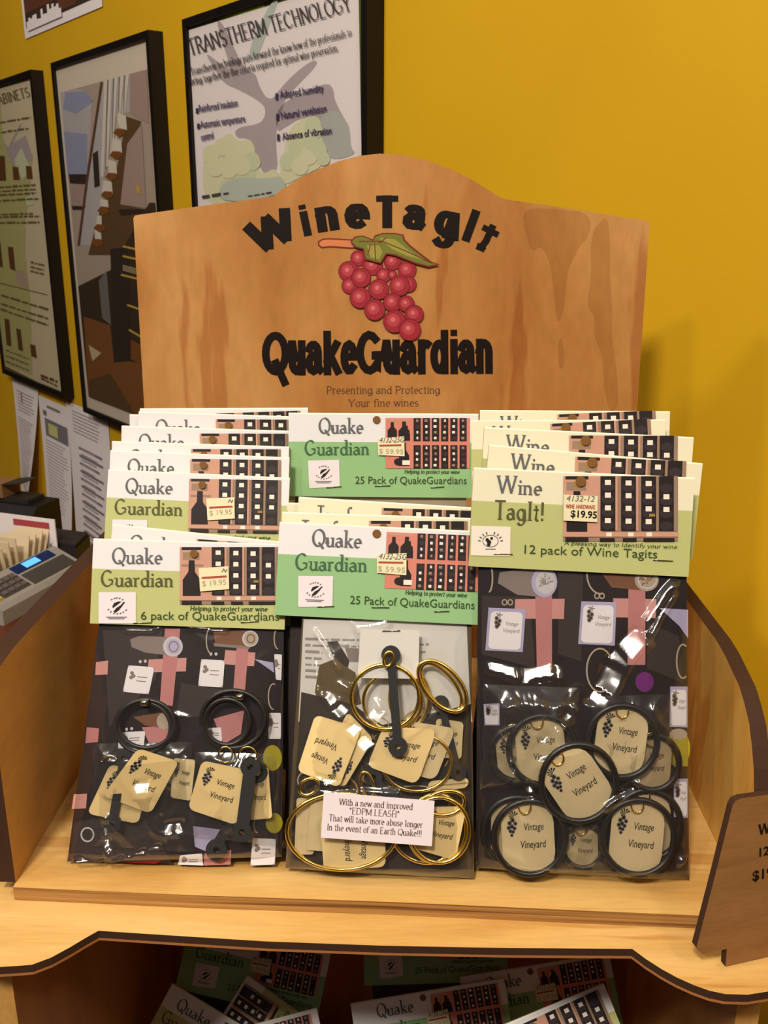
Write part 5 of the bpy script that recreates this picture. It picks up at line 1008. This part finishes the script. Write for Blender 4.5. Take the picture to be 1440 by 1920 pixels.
# --- right: ringed tags
vC = zoom(860, 1040, 3.0)
crb = [pr.pl.px(*vC(108, 40)), pr.pl.px(*vC(1285, 90)), pr.pl.px(*vC(1306, 1840)), pr.pl.px(*vC(96, 1800))]
crb = [(crb[0][0], pr.L-pr.H*.8), (crb[1][0], pr.L-pr.H*.8), (crb[2][0], .0012), (crb[3][0], .0012)]
def art_r(a):
    R = lambda pts, m, l: a.poly(pts, m, l)
    for pts in ([(130, 230), (400, 240), (430, 640), (130, 560)], [(560, 80), (700, 80), (690, 600), (560, 560)], [(1060, 380), (1240, 460), (1260, 720), (1060, 640)]): R(pts, 'insert_dark', 0)
    R([(430, 180), (525, 180), (525, 650), (440, 655)], 'insert_pink', 3); R([(318, 250), (596, 248), (592, 362), (312, 360)], 'insert_pink_light', 2)
    R([(955, 190), (1050, 190), (1050, 620), (950, 620)], 'insert_pink', 3); R([(870, 245), (1112, 250), (1108, 356), (866, 352)], 'insert_pink_light', 2)
    R([(230, 100), (470, 66), (480, 240), (330, 226), (220, 160)], 'insert_grey', 4); a.ellipse(482, 155, 73, 86, 'insert_lilac', 5); a.ellipse(488, 155, 56, 68, 'insert_silver', 6)
    R([(790, 84), (1050, 84), (1050, 202), (860, 185)], 'insert_brown', 4); a.ellipse(1058, 140, 68, 66, 'insert_pewter', 5); a.ellipse(1062, 140, 56, 54, 'insert_silver', 6); a.ellipse(1062, 140, 46, 44, 'insert_pewter', 7)
    r = random.Random(2)
    for cx, cy, m in ((488, 155, 'insert_grey'), (1062, 140, 'insert_brown')):
        for i in range(16): t = r.uniform(0, 6.28); q = r.uniform(5, 38); a.ring(cx+q*math.cos(t), cy+q*math.sin(t), 9, 7, 4, m, 8, t*57, t*57+200)
    R([(1130, 300), (1290, 310), (1290, 470), (1240, 400)], 'insert_lilac', 2); a.ellipse(1040, 716, 60, 62, 'rubber', 4); a.ellipse(1046, 716, 52, 56, 'insert_purple', 5)
    for i in range(8): t = i*.785; a.ellipse(1046+30*math.cos(t), 716+32*math.sin(t), 9, 9, 'insert_purple', 6)
    for c in ([(168, 298), (378, 306), (360, 548), (150, 538)], [(690, 262), (888, 268), (878, 512), (672, 502)], [(1190, 742), (1288, 742), (1288, 972), (1186, 968)], [(1210, 1260), (1290, 1260), (1290, 1480), (1210, 1476)], [(140, 840), (230, 836), (230, 960), (146, 960)]):
        R(c, 'insert_lilac', 4); cc = lambda u, v: lerp2(c, u, v); R([cc(.07+u*.86, .04+v*.88) for u, v in rounded(.14, .11)], 'insert_white', 6)
        for u, v in ((.24, .76), (.32, .70), (.24, .66), (.30, .62), (.26, .57)): a.ellipse(*cc(u, v), 13, 15, 'insert_grey', 7, n=8); a.ellipse(*cc(u, v), 7, 8, 'insert_black', 8, n=8)
        for k in range(5): t = math.radians(k*72); p0 = cc(.30, .84); a.line([p0, (p0[0]+20*math.cos(t), p0[1]+16*math.sin(t))], 6, 'insert_grey', 7)
        a.text('Vintage', 'sans', cc(.48, .60), cc(.82, .60), 22, 'insert_grey', 7, shear=.2); a.text('Vineyard', 'sans', cc(.42, .44), cc(.86, .44), 22, 'insert_grey', 7, shear=.2)
    for x, y in ((258, 268), (290, 268), (778, 232), (806, 232)): a.ring(x, y, 13, 15, 7, 'insert_pewter', 8)
    for cx, cy, rx, ry, a0, a1 in ((800, 110, 78, 110, 80, 200), (795, 650, 75, 122, 60, 330), (1262, 600, 36, 95, 60, 300), (170, 130, 20, 80, -90, 90)): a.ring(cx, cy, rx, ry, 9, 'insert_pewter', 8, a0, a1)
    a.ellipse(1236, 1090, 66, 108, 'insert_olive', 4); a.ellipse(1236, 1010, 50, 32, 'insert_pewter', 5); R([(1186, 1090), (1290, 1080), (1290, 1190), (1210, 1190)], 'insert_olive', 5)
insert_art(pr, er, crb, 'insert_black', art_r, vC)
def ringed_tag(cx, cy, R_, rot, z, tilt=(0, 0), word=True, mat='beige_tag'):
    c, s_ = math.cos(math.radians(rot)), math.sin(math.radians(rot)); hw, hh = .73*R_, .94*R_
    cs = [(cx+(x-.05*R_)*c-y*s_, cy+(x-.05*R_)*s_+y*c) for x, y in ((-hw, -hh), (hw, -hh), (hw, hh), (-hw, hh))]
    o = wine_tag(pr, er, vC, cs, z, mat, .36, word, .03, tilt)
    wire_ring(pr, o, vC, cx, cy, R_, R_*1.03, z+.0016, .0018, 'rubber', name='rubber_ring')
    wire_ring(pr, o, vC, cx-.1*R_*c+.86*R_*s_, cy-.1*R_*s_-.86*R_*c, 34, 38, z+.0022, .0005, 'gold_wire', name='tag_hook')
    return o
flat('tan_tag2', (220, 198, 156), .5); flat('beige_tag', (240, 220, 174), .5)
ringed_tag(330, 1120, 150, -5, .0002, mat='tan_tag2'); ringed_tag(1090, 1170, 150, 4, .0002, mat='tan_tag2'); ringed_tag(1060, 1520, 190, 0, .0002, mat='tan_tag2', word=False); ringed_tag(700, 1640, 120, 0, .0002, mat='pale_tag'); ringed_tag(330, 1560, 190, 0, .0002, mat='tan_tag2', word=False)
ringed_tag(470, 1100, 188, -4, .0030); ringed_tag(920, 1050, 196, 7, .0034, (0, .03)); ringed_tag(400, 1592, 202, -3, .0046); ringed_tag(1010, 1590, 204, 5, .0050); ringed_tag(675, 1284, 210, -34, .0074, (.02, .04))
inner_bag(pr, er, vC, [(150, 740), (700, 760), (690, 1310), (130, 1330)], .0066, .0042, 1.3); inner_bag(pr, er, vC, [(740, 800), (1190, 790), (1230, 1320), (800, 1340)], .0026, .0030, 9.2); inner_bag(pr, er, vC, [(560, 1400), (860, 1400), (870, 1800), (560, 1800)], .0052, .0034, 4.4)
bag_mesh(pr, crb, .0125, .0020, (110, 150), 5.7, 'bag_film', [fa(vC, pr, 640, 880, 400, 1240, .004, .003), fa(vC, pr, 1000, 1290, 820, 1420, .003, .003)], [(pr.pl.px(*vC(1258, 150), .009), pr.pl.px(*vC(1040, 420), .009), 0.006, 0.03), (pr.pl.px(*vC(1250, 210), .009), pr.pl.px(*vC(1080, 480), .009), 0.005, 0.03), (pr.pl.px(*vC(1070, 450), .009), pr.pl.px(*vC(880, 640), .009), 0.018, 0.017), (pr.pl.px(*vC(900, 620), .009), pr.pl.px(*vC(770, 880), .009), 0.016, 0.018), (pr.pl.px(*vC(150, 640), .009), pr.pl.px(*vC(380, 680), .009), 0.010, 0.02), (pr.pl.px(*vC(330, 690), .009), pr.pl.px(*vC(600, 660), .009), 0.014, 0.02), (pr.pl.px(*vC(400, 740), .009), pr.pl.px(*vC(560, 720), .009), 0.005, 0.011), (pr.pl.px(*vC(640, 870), .009), pr.pl.px(*vC(560, 1000), .009), 0.005, 0.01), (pr.pl.px(*vC(520, 1000), .009), pr.pl.px(*vC(400, 1120), .009), 0.004, 0.01), (pr.pl.px(*vC(220, 960), .009), pr.pl.px(*vC(320, 1240), .009), 0.003, 0.012), (pr.pl.px(*vC(1000, 1290), .009), pr.pl.px(*vC(880, 1370), .009), 0.004, 0.01), (pr.pl.px(*vC(400, 1260), .009), pr.pl.px(*vC(410, 1380), .009), 0.005, 0.009), (pr.pl.px(*vC(1220, 1760), .009), pr.pl.px(*vC(1290, 1700), .009), 0.007, 0.01), (pr.pl.px(*vC(230, 780), .009), pr.pl.px(*vC(340, 860), .009), 0.003, 0.01)]).build('bag', er)

# ------------------------------------------------------------------ spare stock lying in the dark lower compartment
LOWG = 'tag packages in the lower compartment'
FL = -.3983
class LowPack(Pack):
    """a package leaning in the lower compartment, all at one slope, one behind the other"""
    def __init__(s, kind, corner, px_, ang, y0, L):
        W, H = KIND[kind]; al = math.radians(31); rho = -math.radians(ang); ey0 = V((0, math.sin(al), math.cos(al))); ex0 = V((1, 0, 0)); en = ex0.cross(ey0)
        q = on_plane(px_[0], px_[1], V((0, y0, -.12)), en); ex = ex0*math.cos(rho)+ey0*math.sin(rho); ey = ey0*math.cos(rho)-ex0*math.sin(rho)
        TL = q if corner == 'tl' else q-ex*W
        if L is None: L = (TL.z-FL-.001+min(0, W*ex.z))/ey.z
        s.kind = kind; s.W, s.H, s.L = W, H, L; s.O = TL+ex*(W/2)-ey*L; s.pl = Plane(s.O, ex, ey); s.top = Plane(s.O+ey*L, ex, ey); s.floor = FL
def low(key, kind, corner, px_, ang, y0, L, label):
    PACKS[key] = LowPack(kind, corner, px_, ang, y0, L); package(key, label, LOWG, insert='insert_black', bulge=.002)
low('L1', 'six', 'tr', (1133, 1846), -22, .490, .085, 'spare package with lime edged bottle picture at the right of the lower compartment')
low('L2', 'twentyfive', 'tr', (1142, 1788), -10, .645, .075, 'spare green card package with bottle picture at the right rear of the lower compartment')
low('L3', 'twentyfive', 'tr', (945, 1836), -10, .625, .16, 'spare package whose punched card lies in the centre front of the lower compartment')
low('L4', 'twentyfive', 'tl', (680, 1722), -3, .695, .19, 'spare package with white label square showing under the shelf edge at the centre rear')
low('L5', 'six', 'tl', (322, 1846), 27, .640, .046, 'pale cornered spare package tipped sideways at the left of the lower compartment')
low('L6', 'six', 'tr', (465, 1830), -58, .655, .15, 'spare package standing steeply on its corner in the lower compartment')
low('L7', 'twentyfive', 'tr', (620, 1790), 11, .680, .10, 'spare package with bottle rack picture at the left rear of the lower compartment')
low('L8', 'twentyfive', 'tr', (594, 1892), -15, .612, .15, 'spare package with its upper right corner showing left of the centre front one')
